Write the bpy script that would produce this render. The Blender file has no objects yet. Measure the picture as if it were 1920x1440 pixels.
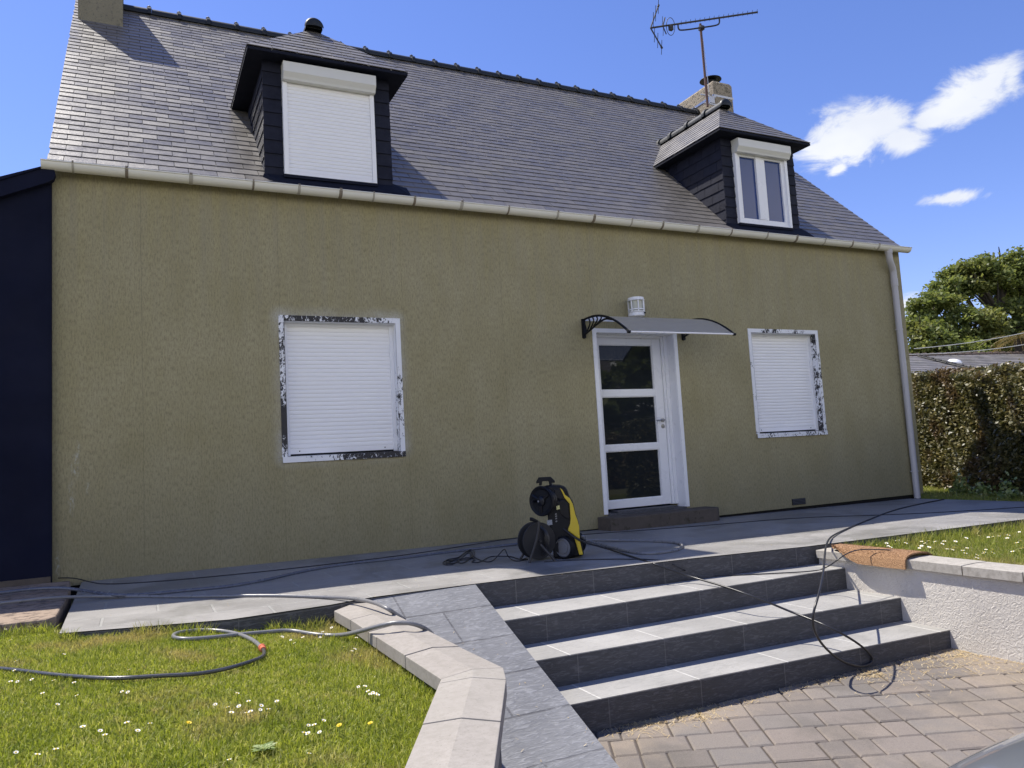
import bpy, math, random
import numpy as np
from mathutils import Vector, Matrix
random.seed(11); rng = np.random.default_rng(7)
SC = bpy.context.scene; COL = SC.collection
# ---------------------------------------------------------------- camera
cam_d = bpy.data.cameras.new('camera'); cam = bpy.data.objects.new('camera', cam_d); COL.objects.link(cam)
cam_d.sensor_width = 36.0; cam_d.lens = 27.04; cam_d.clip_end = 3000; cam_d.clip_start = .05
CR = Vector((0.89861311, -0.43514666, -0.05605234)); CU = Vector((0.00969723, -0.10802705, 0.99410066)); CF = Vector((0.43863475, 0.89385544, 0.0928548))
m = Matrix((CR, CU, -CF)).transposed().to_4x4(); m.translation = Vector((0, -7.446, 0.864)); cam.matrix_world = m
SC.camera = cam
# ---------------------------------------------------------------- light
LT = Vector((.574, -.819, -1.725)).normalized()          # direction the sunlight travels
sun_d = bpy.data.lights.new('sun', 'SUN'); sun_d.energy = 4.8; sun_d.angle = math.radians(.55); sun_d.color = (1, .94, .84)
sun = bpy.data.objects.new('sun', sun_d); COL.objects.link(sun)
sun.rotation_euler = LT.to_track_quat('-Z', 'Y').to_euler(); sun.location = (-4, 6, 14)
EL = math.asin(-LT.z); AZ = math.atan2(-LT.x, -LT.y)
SC.view_settings.view_transform = 'Standard'; SC.view_settings.look = 'None'; SC.view_settings.gamma = 1
SC.view_settings.exposure = 0.62
SC.cycles.max_bounces = 8; SC.cycles.transparent_max_bounces = 12
CLOUDS = [([0.7322, 0.591, 0.3385], [14.78, -19.89, 1.35], [11.8, 2.98, -32.31]), ([0.7437, 0.5705, 0.3486], [16.45, -15.43, -11.35], [1.62, 19.84, -37.51]), ([0.7253, 0.605, 0.3286], [15.69, -17.09, -4.71], [11.93, 17.7, -60.5]), ([0.7697, 0.5487, 0.3264], [21.21, -24.45, -10.55], [10.78, 24.25, -68.45]), ([0.7826, 0.5208, 0.3409], [27.13, -45.89, 6.64], [30.88, 0.62, -72.27]), ([0.7959, 0.4954, 0.3479], [15.44, -34.12, 11.89], [21.96, -5.67, -42.98]), ([0.8083, 0.4676, 0.3577], [11.56, -31.63, 13.96], [24.89, -9.4, -45.36]), ([0.8164, 0.4532, 0.3579], [48.72, -69.94, -24.36], [17.55, 17.55, -63.26]), ([0.8113, 0.5256, 0.256], [22.23, -32.32, -6.15], [24.47, 24.47, -127.6]), ([0.7997, 0.5821, 0.1468], [38.82, -45.45, -34.08], [-10.57, 33.82, -76.09]), ([0.7328, 0.6063, 0.3089], [38.38, -60.48, 26.17], [72.58, -18.14, -142.56])]

class NT:
    """tiny helper round a node tree"""
    def __init__(s, tree): s.t = tree; s.n = tree.nodes; s.l = tree.links
    def new(s, typ, props=None, **inp):
        nd = s.n.new(typ)
        for k, v in (props or {}).items(): setattr(nd, k, v)
        for k, v in inp.items(): s.set(nd, k, v)
        return nd
    def set(s, nd, k, v):
        k = k.replace('_', ' ') if isinstance(k, str) and k.replace('_', ' ') in nd.inputs else k
        if isinstance(k, str) and k.startswith('i') and k[1:].isdigit(): k = int(k[1:])
        sock = nd.inputs[k]
        if hasattr(v, 'links') or isinstance(v, bpy.types.NodeSocket): s.l.new(v, sock)
        elif isinstance(v, bpy.types.Node): s.l.new(v.outputs[0], sock)
        else: sock.default_value = v
    def math(s, op, a, b=0.0, c=0.0, clamp=False):
        nd = s.n.new('ShaderNodeMath'); nd.operation = op; nd.use_clamp = clamp
        for i, v in enumerate((a, b, c)): s.set(nd, i, v)
        return nd.outputs[0]
    def noise(s, vec, scale, detail=4, rough=.55, dist=0.0):
        nd = s.new('ShaderNodeTexNoise', Scale=scale, Detail=detail, Roughness=rough, Distortion=dist)
        if vec is not None: s.set(nd, 'Vector', vec)
        return nd.outputs['Fac']
    def ramp(s, fac, stops, interp='LINEAR'):
        nd = s.n.new('ShaderNodeValToRGB'); cr = nd.color_ramp; cr.interpolation = interp
        k = lambda c: (c, c, c, 1) if isinstance(c, (int, float)) else (*c, 1)
        e = cr.elements[0]; e.position = stops[0][0]; e.color = k(stops[0][1])
        e = cr.elements[-1]; e.position = stops[-1][0]; e.color = k(stops[-1][1])
        for p, c in stops[1:-1]: e = cr.elements.new(p); e.color = k(c)
        s.set(nd, 0, fac); return nd.outputs[0]
    def mix(s, fac, a, b, blend='MIX'):
        nd = s.n.new('ShaderNodeMix'); nd.data_type = 'RGBA'; nd.blend_type = blend
        for i, v in ((0, fac), (6, a), (7, b)):
            if isinstance(v, tuple) and len(v) == 3: v = (*v, 1)
            s.set(nd, i, v)
        return nd.outputs[2]
    def map(s, vec, scale=(1, 1, 1), rot=(0, 0, 0), loc=(0, 0, 0)):
        nd = s.new('ShaderNodeMapping'); s.set(nd, 0, vec); nd.inputs['Scale'].default_value = scale
        nd.inputs['Rotation'].default_value = rot; nd.inputs['Location'].default_value = loc; return nd.outputs[0]
    def obj(s): return s.new('ShaderNodeTexCoord').outputs['Object']
    def xyz(s, vec):
        nd = s.new('ShaderNodeSeparateXYZ'); s.set(nd, 0, vec); return nd.outputs
    def comb(s, x, y, z):
        nd = s.new('ShaderNodeCombineXYZ')
        for i, v in enumerate((x, y, z)): s.set(nd, i, v)
        return nd.outputs[0]
    def attr(s, name): return s.new('ShaderNodeAttribute', {'attribute_name': name}).outputs['Fac']
    def bump(s, h, strength=.3, dist=.01, normal=None):
        nd = s.new('ShaderNodeBump', Strength=strength, Distance=dist); s.set(nd, 'Height', h)
        if normal is not None: s.set(nd, 'Normal', normal)
        return nd.outputs[0]

W = bpy.data.worlds.new('World'); SC.world = W; W.use_nodes = True
w = NT(W.node_tree); w.n.clear()
sky = w.new('ShaderNodeTexSky', {'sky_type': 'NISHITA', 'sun_disc': False, 'sun_elevation': EL, 'sun_rotation': AZ, 'air_density': 1.0, 'dust_density': .15, 'ozone_density': 3.2, 'altitude': 100})
skyc = w.new('ShaderNodeHueSaturation', Saturation=1.12, Value=1.0, Color=sky.outputs[0]).outputs[0]
skyc = w.mix(1.0, skyc, (1.24, 1.06, 1.36), 'MULTIPLY')
dirv = w.new('ShaderNodeTexCoord').outputs['Generated']
nz = w.noise(w.map(dirv, (15, 15, 27)), 1.0, 12, .66, .5)
nz2 = w.noise(w.map(dirv, (5, 5, 9)), 1.0, 4, .5)
cover = None
for C_, A_, B_ in CLOUDS:
    d = w.new('ShaderNodeVectorMath', {'operation': 'SUBTRACT'}); w.set(d, 0, dirv); d.inputs[1].default_value = C_
    q = []
    for ax in (A_, B_):
        dt = w.new('ShaderNodeVectorMath', {'operation': 'DOT_PRODUCT'}); w.set(dt, 0, d.outputs[0]); dt.inputs[1].default_value = ax
        q.append(w.math('MULTIPLY', dt.outputs['Value'], dt.outputs['Value']))
    r2 = w.math('SQRT', w.math('ADD', *q))
    mk = w.math('SUBTRACT', 1.44, r2)
    cover = mk if cover is None else w.math('SMOOTH_MAX', cover, mk, .25)
dens = w.math('ADD', cover, w.math('MULTIPLY', w.math('SUBTRACT', nz, .5), 3.2))
alpha = w.new('ShaderNodeMapRange', {'interpolation_type': 'SMOOTHSTEP'}, **{'Value': dens, 'From_Min': .0, 'From_Max': .95}).outputs[0]
X_, Y_, Z_ = w.xyz(dirv)
# unseen bright cloud band added behind the camera to fill the shaded facade
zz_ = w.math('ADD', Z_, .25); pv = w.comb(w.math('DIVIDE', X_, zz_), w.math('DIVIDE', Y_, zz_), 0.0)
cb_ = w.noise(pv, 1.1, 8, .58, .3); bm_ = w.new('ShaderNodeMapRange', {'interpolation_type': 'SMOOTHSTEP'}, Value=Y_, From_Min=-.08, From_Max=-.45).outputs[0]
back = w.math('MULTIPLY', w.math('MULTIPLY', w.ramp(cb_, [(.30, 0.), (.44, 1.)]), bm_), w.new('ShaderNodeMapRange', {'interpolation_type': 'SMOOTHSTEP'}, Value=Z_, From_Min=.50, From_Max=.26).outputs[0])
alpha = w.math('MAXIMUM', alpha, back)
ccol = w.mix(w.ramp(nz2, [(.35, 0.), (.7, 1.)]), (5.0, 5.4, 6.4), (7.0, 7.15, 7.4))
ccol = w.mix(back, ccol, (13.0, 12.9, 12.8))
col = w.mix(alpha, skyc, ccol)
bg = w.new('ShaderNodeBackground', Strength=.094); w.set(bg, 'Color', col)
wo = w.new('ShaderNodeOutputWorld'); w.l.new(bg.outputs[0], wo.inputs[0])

# ---------------------------------------------------------------- mesh helper
ORG = {}
class MB:
    def __init__(s): s.v = []; s.f = []; s.m = []; s.r = []; s.cur = 0.5
    def add(s, vs, fs, mat=0, r=None):
        n = len(s.v); s.v += [tuple(p) for p in vs]; s.r += [s.cur if r is None else r] * len(vs)
        s.f += [tuple(i + n for i in f) for f in fs]; s.m += [mat] * len(fs)
    def box(s, x0, x1, y0, y1, z0, z1, mat=0, r=None, ch=0):
        if ch:
            c = ch; P = []
            for z, e in ((z0, c), (z0 + c, 0), (z1 - c, 0), (z1, c)):
                P += [(x0 + e, y0 + e, z), (x1 - e, y0 + e, z), (x1 - e, y1 - e, z), (x0 + e, y1 - e, z)]
            F = [(3, 2, 1, 0), (12, 13, 14, 15)]
            for k in range(3):
                for i in range(4): j = (i + 1) % 4; F.append((k * 4 + i, k * 4 + j, k * 4 + 4 + j, k * 4 + 4 + i))
            s.add(P, F, mat, r); return
        P = [(x0, y0, z0), (x1, y0, z0), (x1, y1, z0), (x0, y1, z0), (x0, y0, z1), (x1, y0, z1), (x1, y1, z1), (x0, y1, z1)]
        s.add(P, [(3, 2, 1, 0), (4, 5, 6, 7), (0, 1, 5, 4), (1, 2, 6, 5), (2, 3, 7, 6), (3, 0, 4, 7)], mat, r)
    def hexa(s, lo, hi, mat=0, r=None):
        """lo, hi: equal loops of 3-D points; solid between them"""
        n = len(lo); s.add(list(lo) + list(hi), [tuple(reversed(range(n))), tuple(range(n, 2 * n))] + [(i, (i + 1) % n, n + (i + 1) % n, n + i) for i in range(n)], mat, r)
    def quad(s, a, b, c, d, mat=0, r=None): s.add([a, b, c, d], [(0, 1, 2, 3)], mat, r)
    def face(s, pts, mat=0, r=None): s.add(pts, [tuple(range(len(pts)))], mat, r)
    def tube(s, pts, rad, n=8, mat=0, r=None, caps=True, ab=None):
        pts = [Vector(p) for p in pts]; rings = []; N = len(pts)
        t = (pts[1] - pts[0]).normalized(); up = Vector((0, 0, 1)) if abs(t.z) < .9 else Vector((1, 0, 0))
        a = t.cross(up).normalized()
        for i, p in enumerate(pts):
            t = (pts[min(i + 1, N - 1)] - pts[max(i - 1, 0)]).normalized()
            a = (a - t * a.dot(t)).normalized(); b = t.cross(a)
            R = rad[i] if isinstance(rad, (list, tuple)) else rad
            k1, k2 = ab or (1, 1)
            rings.append([tuple(p + a * (R * k1 * math.cos(2 * math.pi * j / n)) + b * (R * k2 * math.sin(2 * math.pi * j / n))) for j in range(n)])
        V = [q for rg in rings for q in rg]; F = []
        for i in range(N - 1):
            for j in range(n): k = (j + 1) % n; F.append((i * n + j, i * n + k, (i + 1) * n + k, (i + 1) * n + j))
        if caps: F += [tuple(reversed(range(n))), tuple(range((N - 1) * n, N * n))]
        s.add(V, F, mat, r)
    def lathe(s, c, axis, prof, n=24, mat=0, r=None, caps=True):
        """prof: [(distance along axis, radius)]"""
        ax = Vector(axis).normalized(); c = Vector(c)
        a = ax.cross(Vector((0, 0, 1)) if abs(ax.z) < .9 else Vector((1, 0, 0))).normalized(); b = ax.cross(a)
        V = []; F = []
        for d, R in prof:
            V += [tuple(c + ax * d + a * (R * math.cos(2 * math.pi * j / n)) + b * (R * math.sin(2 * math.pi * j / n))) for j in range(n)]
        for i in range(len(prof) - 1):
            for j in range(n): k = (j + 1) % n; F.append((i * n + j, i * n + k, (i + 1) * n + k, (i + 1) * n + j))
        if caps: F += [tuple(reversed(range(n))), tuple(range((len(prof) - 1) * n, len(prof) * n))]
        s.add(V, F, mat, r)
    def extrude(s, prof, x0, x1, mat=0, r=None, caps=True):
        """prof in (y, z), swept along x"""
        n = len(prof); V = [(x0, y, z) for y, z in prof] + [(x1, y, z) for y, z in prof]
        F = [(i, i + 1, n + i + 1, n + i) for i in range(n - 1)]
        if caps: F += [(n - 1, 0, n, 2 * n - 1), tuple(reversed(range(n))), tuple(range(n, 2 * n))]
        s.add(V, F, mat, r)
    def slates(s, O, U, V_, poly, expo, wd, th=.006, lift=.010, mat=0, gap=.004, jit=.0015):
        """real overlapping slates over a planar polygon given in (u, v)"""
        O = Vector(O); U = Vector(U).normalized(); V_ = Vector(V_).normalized(); N = U.cross(V_).normalized()
        vs = [p[1] for p in poly]; v = min(vs); k = 0; n = len(poly)
        def span(vv):
            xs = []
            for i in range(n):
                (u0, a), (u1, b) = poly[i], poly[(i + 1) % n]
                if (a - vv) * (b - vv) <= 0 and a != b: xs.append(u0 + (u1 - u0) * (vv - a) / (b - a))
            return (min(xs), max(xs)) if len(xs) >= 2 else None
        top = max(vs)
        while v < top - .01:
            v1 = min(v + expo, top); sb, st = span(min(v + 1e-4, top - 1e-4)), span(v1 - 1e-4)
            if sb and st:
                off = (.5 * wd if k % 2 else 0) + random.uniform(-.006, .006)
                lo, hi = min(sb[0], st[0]), max(sb[1], st[1])
                u = math.floor(lo / wd) * wd - off
                while u < hi:
                    a, b = u + gap / 2, u + wd - gap / 2
                    ab, bb = max(a, sb[0]), min(b, sb[1]); at, bt = max(a, st[0]), min(b, st[1])
                    if bb - ab > .008 or bt - at > .008:
                        if bb <= ab: bb = ab = min(max(ab, sb[0]), sb[1])
                        if bt <= at: bt = at = min(max(at, st[0]), st[1])
                        j1 = random.uniform(-jit, jit); j2 = random.uniform(-jit, jit); dv = random.uniform(-.0025, .0025)
                        P = []
                        for (uu, vv, h) in ((ab, v + dv, lift + j1), (bb, v + dv, lift + j2), (bt, v1 + .012, .0025), (at, v1 + .012, .0025)): P.append(tuple(O + U * uu + V_ * vv + N * h))
                        for (uu, vv, h) in ((ab, v + dv, lift + j1 - th), (bb, v + dv, lift + j2 - th), (bt, v1 + .012, -.006), (at, v1 + .012, -.006)): P.append(tuple(O + U * uu + V_ * vv + N * h))
                        s.add(P, [(0, 1, 2, 3), (4, 5, 1, 0), (5, 6, 2, 1), (7, 4, 0, 3)], mat, random.random())
                    u += wd
            v += expo; k += 1
    def build(s, name, mats, parent=None, smooth=False, bevel=0, **tags):
        mats = mats if isinstance(mats, (list, tuple)) else [mats]
        me = bpy.data.meshes.new(name); o_ = Vector(ORG.get(parent.name, (0, 0, 0))) if parent else Vector((0, 0, 0))
        own = tags.pop('org', None); base = Vector(own) if own is not None else o_
        if own is None and not parent: base = Vector((0, 0, 0))
        V = np.array(s.v, dtype=np.float32) - np.array(base, dtype=np.float32)
        me.from_pydata(V.tolist(), [], s.f); me.update()
        me.polygons.foreach_set('material_index', s.m)
        at = me.attributes.new('rnd', 'FLOAT', 'POINT'); at.data.foreach_set('value', s.r)
        for mt in mats: me.materials.append(mt)
        ob = bpy.data.objects.new(name, me); COL.objects.link(ob)
        if parent: ob.parent = parent; ob.location = base - o_
        else: ob.location = base
        ORG[ob.name] = tuple(base)
        if smooth:
            me.polygons.foreach_set('use_smooth', [True] * len(me.polygons))
            if smooth != 'all':
                try: me.set_sharp_from_angle(angle=math.radians(38))
                except Exception: pass
        if bevel:
            b = ob.modifiers.new('bevel', 'BEVEL'); b.width = bevel; b.segments = 2; b.limit_method = 'ANGLE'; b.angle_limit = math.radians(40)
        for k, v in tags.items(): ob[k] = v
        return ob

def fast(name, V, F_sizes, F_idx, mat, rnd, parent=None, org=(0, 0, 0), smooth=False, **tags):
    """mesh from numpy arrays"""
    me = bpy.data.meshes.new(name); V = np.asarray(V, np.float32) - np.array(org, np.float32)
    me.vertices.add(len(V)); me.vertices.foreach_set('co', V.ravel())
    me.loops.add(len(F_idx)); me.loops.foreach_set('vertex_index', np.asarray(F_idx, np.int32))
    st = np.concatenate([[0], np.cumsum(F_sizes)[:-1]]).astype(np.int32)
    me.polygons.add(len(F_sizes)); me.polygons.foreach_set('loop_start', st)
    me.update(calc_edges=True); me.validate()
    at = me.attributes.new('rnd', 'FLOAT', 'POINT'); at.data.foreach_set('value', np.asarray(rnd, np.float32))
    me.materials.append(mat)
    ob = bpy.data.objects.new(name, me); COL.objects.link(ob)
    if parent: ob.parent = parent; ob.location = Vector(org) - Vector(ORG.get(parent.name, (0, 0, 0)))
    else: ob.location = org
    ORG[ob.name] = tuple(org)
    for k, v in tags.items(): ob[k] = v
    return ob

def thing(name, label, cat, loc=(0, 0, 0), group=None):
    o = bpy.data.objects.new(name, None); COL.objects.link(o); o.location = loc; ORG[o.name] = tuple(loc); o.empty_display_size = .1
    o['label'] = label; o['category'] = cat
    if group: o['group'] = group
    return o
def chaikin(p, n=2):
    p = [Vector(q) for q in p]
    for _ in range(n):
        q = [p[0]]
        for a, b in zip(p, p[1:]): q += [a * .75 + b * .25, a * .25 + b * .75]
        p = q + [p[-1]]
    return p

# ---------------------------------------------------------------- materials
def new_mat(name):
    mt = bpy.data.materials.new(name); mt.use_nodes = True; t = NT(mt.node_tree); t.n.clear()
    b = t.new('ShaderNodeBsdfPrincipled'); o = t.new('ShaderNodeOutputMaterial'); t.l.new(b.outputs[0], o.inputs[0])
    return mt, t, b, o
def M(name, col, rough=.6, metal=0.0, var=.12, vscale=6, bump=0.0, bscale=60, spec=.5, bdist=.004, dirt=None):
    mt, t, b, o = new_mat(name); c = t.obj()
    n = t.noise(c, vscale, 6, .6)
    cc = t.mix(n, tuple(x * (1 - var) for x in col), tuple(min(1, x * (1 + var)) for x in col))
    if dirt:
        dn = t.noise(c, dirt[1], 8, .65, .4); cc = t.mix(t.ramp(dn, [(dirt[2], 0.), (dirt[2] + .12, 1.)]), cc, dirt[0])
    t.set(b, 'Base Color', cc); b.inputs['Metallic'].default_value = metal
    t.set(b, 'Roughness', t.ramp(t.noise(c, vscale * 2.3, 5), [(.3, max(.02, rough - .08)), (.7, min(1, rough + .08))]))
    b.inputs['Specular IOR Level'].default_value = spec
    if bump: t.set(b, 'Normal', t.bump(t.noise(c, bscale, 5, .6), bump, bdist))
    return mt

def mat_render_wall():
    mt, t, b, o = new_mat('house_render'); c = t.obj(); X, Y, Z = t.xyz(c)
    n1 = t.noise(t.map(c, (1, 1, .6)), 2.2, 6, .6)
    n2 = t.noise(t.map(c, (1, 1, .28)), 80, 7, .78)       # dragged grain
    n3 = t.noise(c, 210, 3, .6)
    base = t.mix(t.ramp(t.math('ADD', t.math('MULTIPLY', n1, .6), t.math('MULTIPLY', t.noise(t.map(c, (1, 1, .25)), 5, 6, .65), .4)), [(.36, 0.), (.6, 1.)]), (.362, .322, .176), (.425, .382, .232))
    base = t.mix(t.ramp(n2, [(.38, .8), (.54, 0.)]), base, (.215, .192, .112))
    base = t.mix(t.ramp(n3, [(.58, 0.), (.8, .5)]), base, (.44, .40, .30))
    # vertical water streaks from the eaves
    st = t.noise(t.map(c, (7, 7, .22)), 1.6, 5, .6)
    topm = t.new('ShaderNodeMapRange', Value=Z, From_Min=1.9, From_Max=3.5).outputs[0]
    base = t.mix(t.math('MULTIPLY', t.ramp(st, [(.42, 0.), (.70, .6)]), topm), base, (.30, .28, .215))
    # darker green-grey towards the foot
    low = t.new('ShaderNodeMapRange', Value=t.math('ADD', Z, t.math('MULTIPLY', t.noise(c, 1.3, 4), .7)), From_Min=1.5, From_Max=.2).outputs[0]
    base = t.mix(t.math('MULTIPLY', low, .42), base, (.165, .155, .095))
    # thin render joints
    for jx, tl in ((0.048, .003), (1.233, -.002), (2.459, .002), (3.585, -.004), (4.738, .002), (5.91, -.002), (7.374, .0)):
        wob = t.math('MULTIPLY', t.math('SUBTRACT', t.noise(t.map(c, (0, 0, 1)), 1.2, 3), .5), .02)
        d = t.math('ABSOLUTE', t.math('SUBTRACT', t.math('ADD', X, wob), jx))
        ln = t.math('MULTIPLY', t.math('LESS_THAN', d, .003), .3)
        base = t.mix(t.math('MULTIPLY', ln, t.ramp(n2, [(.2, .5), (.5, 1.)])), base, (.13, .12, .08))
    # white overspray round the left ground-floor window, white rubs near the left corner
    def rect(x0, x1, z0, z1, w_):
        dx = t.math('MAXIMUM', t.math('SUBTRACT', x0, X), t.math('SUBTRACT', X, x1)); dz = t.math('MAXIMUM', t.math('SUBTRACT', z0, Z), t.math('SUBTRACT', Z, z1))
        dx = t.math('MAXIMUM', dx, 0); dz = t.math('MAXIMUM', dz, 0)
        d = t.math('SQRT', t.math('ADD', t.math('MULTIPLY', dx, dx), t.math('MULTIPLY', dz, dz)))
        return t.new('ShaderNodeMapRange', Value=d, From_Min=w_, From_Max=0.).outputs[0]
    sp = t.math('MULTIPLY', rect(1.25, 2.38, .98, 2.30, .15), t.ramp(t.noise(c, 3.1, 3), [(.3, .35), (.65, 1.)]))
    sp = t.math('MULTIPLY', t.math('POWER', sp, 1.6), t.ramp(t.noise(c, 90, 4, .7), [(.36, 0.25), (.56, 1.)]))
    base = t.mix(t.math('MULTIPLY', sp, .8), base, (.66, .67, .68))
    for (cx, cz, a, bb) in ((-.47, .98, .035, .13), (-.50, .72, .03, .16), (-.45, 1.12, .02, .09), (-.60, .18, .02, .12), (-.38, .80, .015, .07)):
        e = t.math('SQRT', t.math('ADD', t.math('POWER', t.math('ABSOLUTE', t.math('DIVIDE', t.math('SUBTRACT', X, cx), a)), 2.), t.math('POWER', t.math('ABSOLUTE', t.math('DIVIDE', t.math('SUBTRACT', Z, cz), bb)), 2.)))
        mk = t.math('MULTIPLY', t.new('ShaderNodeMapRange', Value=e, From_Min=1.1, From_Max=.2).outputs[0], t.ramp(t.noise(t.map(c, (1, 1, .4)), 55, 4, .7), [(.48, 0.), (.6, 1.)]))
        base = t.mix(t.math('MULTIPLY', mk, .55), base, (.6, .62, .6))
    t.set(b, 'Base Color', base); b.inputs['Roughness'].default_value = .92; b.inputs['Specular IOR Level'].default_value = .25
    h = t.math('ADD', t.math('MULTIPLY', n2, 1.0), t.math('MULTIPLY', n3, .5))
    t.set(b, 'Normal', t.bump(h, .9, .012)); return mt

def mat_slate(name, ca, cb, rough=.42, wear=True, lichen=0.0, spec=.6):
    mt, t, b, o = new_mat(name); c = t.obj(); r = t.attr('rnd')
    n = t.noise(t.map(c, (1, 1, 1)), 9, 7, .65); n2 = t.noise(c, 45, 5, .7)
    col = t.mix(r, ca, cb); col = t.mix(t.ramp(n, [(.35, 0.), (.75, .5)]), col, tuple(x * 1.6 + .012 for x in cb))
    if wear: col = t.mix(t.ramp(t.noise(c, 17, 8, .75, .6), [(.66, 0.), (.75, .5)]), col, (.30, .30, .30))
    if lichen:
        X, Y, Z = t.xyz(c); lf = t.noise(c, 1.1, 5, .6)
        col = t.mix(t.ramp(lf, [(.56, 0.), (.78, lichen)]), col, (.19, .18, .11))
    t.set(b, 'Base Color', col)
    rr = t.math('ADD', t.math('MULTIPLY', r, .14), t.math('MULTIPLY', n, .2))
    t.set(b, 'Roughness', t.math('ADD', rr, rough - .17)); b.inputs['Specular IOR Level'].default_value = spec
    t.set(b, 'Normal', t.bump(t.math('ADD', n2, t.math('MULTIPLY', n, .8)), .28, .006)); return mt

def mat_paving(name, ca, cb, bw, bh, rot=(0, 0, 0), ripple=0.0, mort=(.30, .30, .28), ms=.006, stain=True, rough=.5, loc=(0, 0, 0), wave=(1, 3, 1), off=.5, dust=.5):
    mt, t, b, o = new_mat(name); c = t.obj(); cm = t.map(c, (1, 1, 1), rot, loc)
    br = t.new('ShaderNodeTexBrick', {'offset': off}, Scale=1.0, Mortar_Size=ms, Mortar_Smooth=.2, Bias=0.0, Brick_Width=bw, Row_Height=bh); t.set(br, 'Vector', cm)
    br.inputs['Color1'].default_value = (*ca, 1); br.inputs['Color2'].default_value = (*cb, 1); br.inputs['Mortar'].default_value = (*mort, 1)
    n = t.noise(c, 1.7, 7, .62, .3); wv = t.noise(t.map(cm, wave), 16, 5, .6, 1.6)
    col = t.mix(t.ramp(n, [(.3, 0.), (.75, .6)]), br.outputs['Color'], tuple(x * 1.55 for x in cb))
    col = t.mix(t.ramp(wv, [(.35, .3), (.5, 0.)]), col, tuple(x * .72 for x in ca))
    if ripple: col = t.mix(t.ramp(wv, [(.52, 0.), (.62, ripple)]), col, tuple(x * 2.1 + .02 for x in cb))
    if dust: col = t.mix(t.ramp(t.noise(c, 26, 8, .75), [(.6, 0.), (.78, dust)]), col, (.42, .40, .37))
    if stain:
        s_ = t.noise(c, .9, 6, .6, .8); col = t.mix(t.ramp(s_, [(.52, 0.), (.60, .45)]), col, (.115, .112, .095))
        s2 = t.noise(t.map(c, (1, 1, 1), (0, 0, 0), (5, 3, 1)), 5, 8, .7, .6); col = t.mix(t.ramp(s2, [(.68, 0.), (.72, .55)]), col, (.36, .35, .31))
    t.set(b, 'Base Color', col); t.set(b, 'Roughness', t.ramp(n, [(.3, rough - .08), (.7, rough + .14)])); b.inputs['Specular IOR Level'].default_value = .45
    h = t.math('ADD', t.math('MULTIPLY', wv, .6), t.math('MULTIPLY', br.outputs['Fac'], -.9)); t.set(b, 'Normal', t.bump(h, .7, .012)); return mt

def mat_coping(name, lo, hi):
    mt, t, b, o = new_mat(name); c = t.obj(); r = t.attr('rnd')
    n = t.noise(c, 2.6, 8, .7, .3); n2 = t.noise(c, 26, 8, .78)
    col = t.mix(t.ramp(n, [(.25, 0.), (.7, 1.)]), lo, hi)
    col = t.mix(t.ramp(n2, [(.40, .75), (.56, 0.)]), col, (.235, .215, .185))
    col = t.mix(t.math('MULTIPLY', r, .3), col, (.36, .34, .30))
    col = t.mix(t.ramp(t.noise(c, 75, 6, .8), [(.33, .6), (.42, 0.)]), col, (.12, .11, .09))
    t.set(b, 'Base Color', col); b.inputs['Roughness'].default_value = .85
    t.set(b, 'Normal', t.bump(t.math('ADD', n2, t.noise(c, 120, 4, .7)), .25, .003)); return mt

def mat_peeled(name):
    """white paint flaking off dark varnish; how much is gone is the vertex attribute"""
    mt, t, b, o = new_mat(name); c = t.obj(); r = t.attr('rnd')
    n = t.noise(t.map(c, (1, 1, .6)), 38, 10, .74, .6); n = t.math('ADD', n, t.math('MULTIPLY', t.math('SUBTRACT', t.noise(c, 6, 3), .5), .35))
    lim = t.math('ADD', t.math('MULTIPLY', r, .46), .20); mk = t.math('LESS_THAN', n, lim)
    white = t.mix(t.noise(c, 12, 6), (.72, .74, .78), (.84, .85, .87)); dark = t.mix(t.noise(c, 60, 4), (.012, .014, .022), (.055, .05, .045))
    t.set(b, 'Base Color', t.mix(mk, white, dark)); t.set(b, 'Roughness', t.math('ADD', .5, t.math('MULTIPLY', mk, .2)))
    t.set(b, 'Normal', t.bump(t.math('SUBTRACT', 1, mk), .5, .002)); return mt

def mat_leaf(name, cols, rough=.5, trans=.35, patch=None, vs=1.5, gloss=.35):
    mt, t, b, o = new_mat(name); c = t.obj(); r = t.attr('rnd')
    st = [(i / (len(cols) - 1), cc) for i, cc in enumerate(cols)]
    col = t.ramp(t.math('ADD', t.math('MULTIPLY', r, .7), t.math('MULTIPLY', t.noise(c, vs, 4), .3)), st)
    if patch:
        for (pc, ps, lo, hi, amt, of) in patch:
            col = t.mix(t.ramp(t.noise(t.map(c, (1, 1, 1), (0, 0, 0), (of, of, of)), ps, 5, .6), [(lo, 0.), (hi, amt)]), col, pc)
    t.set(b, 'Base Color', col); b.inputs['Roughness'].default_value = rough; b.inputs['Specular IOR Level'].default_value = gloss
    tr = t.new('ShaderNodeBsdfTranslucent'); t.set(tr, 'Color', t.mix(.5, col, t.mix(1.0, col, (1.0, .95, .45), 'MULTIPLY')))
    mx = t.new('ShaderNodeMixShader', Fac=trans); t.l.new(b.outputs[0], mx.inputs[1]); t.l.new(tr.outputs[0], mx.inputs[2]); t.l.new(mx.outputs[0], o.inputs[0]); return mt

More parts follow.
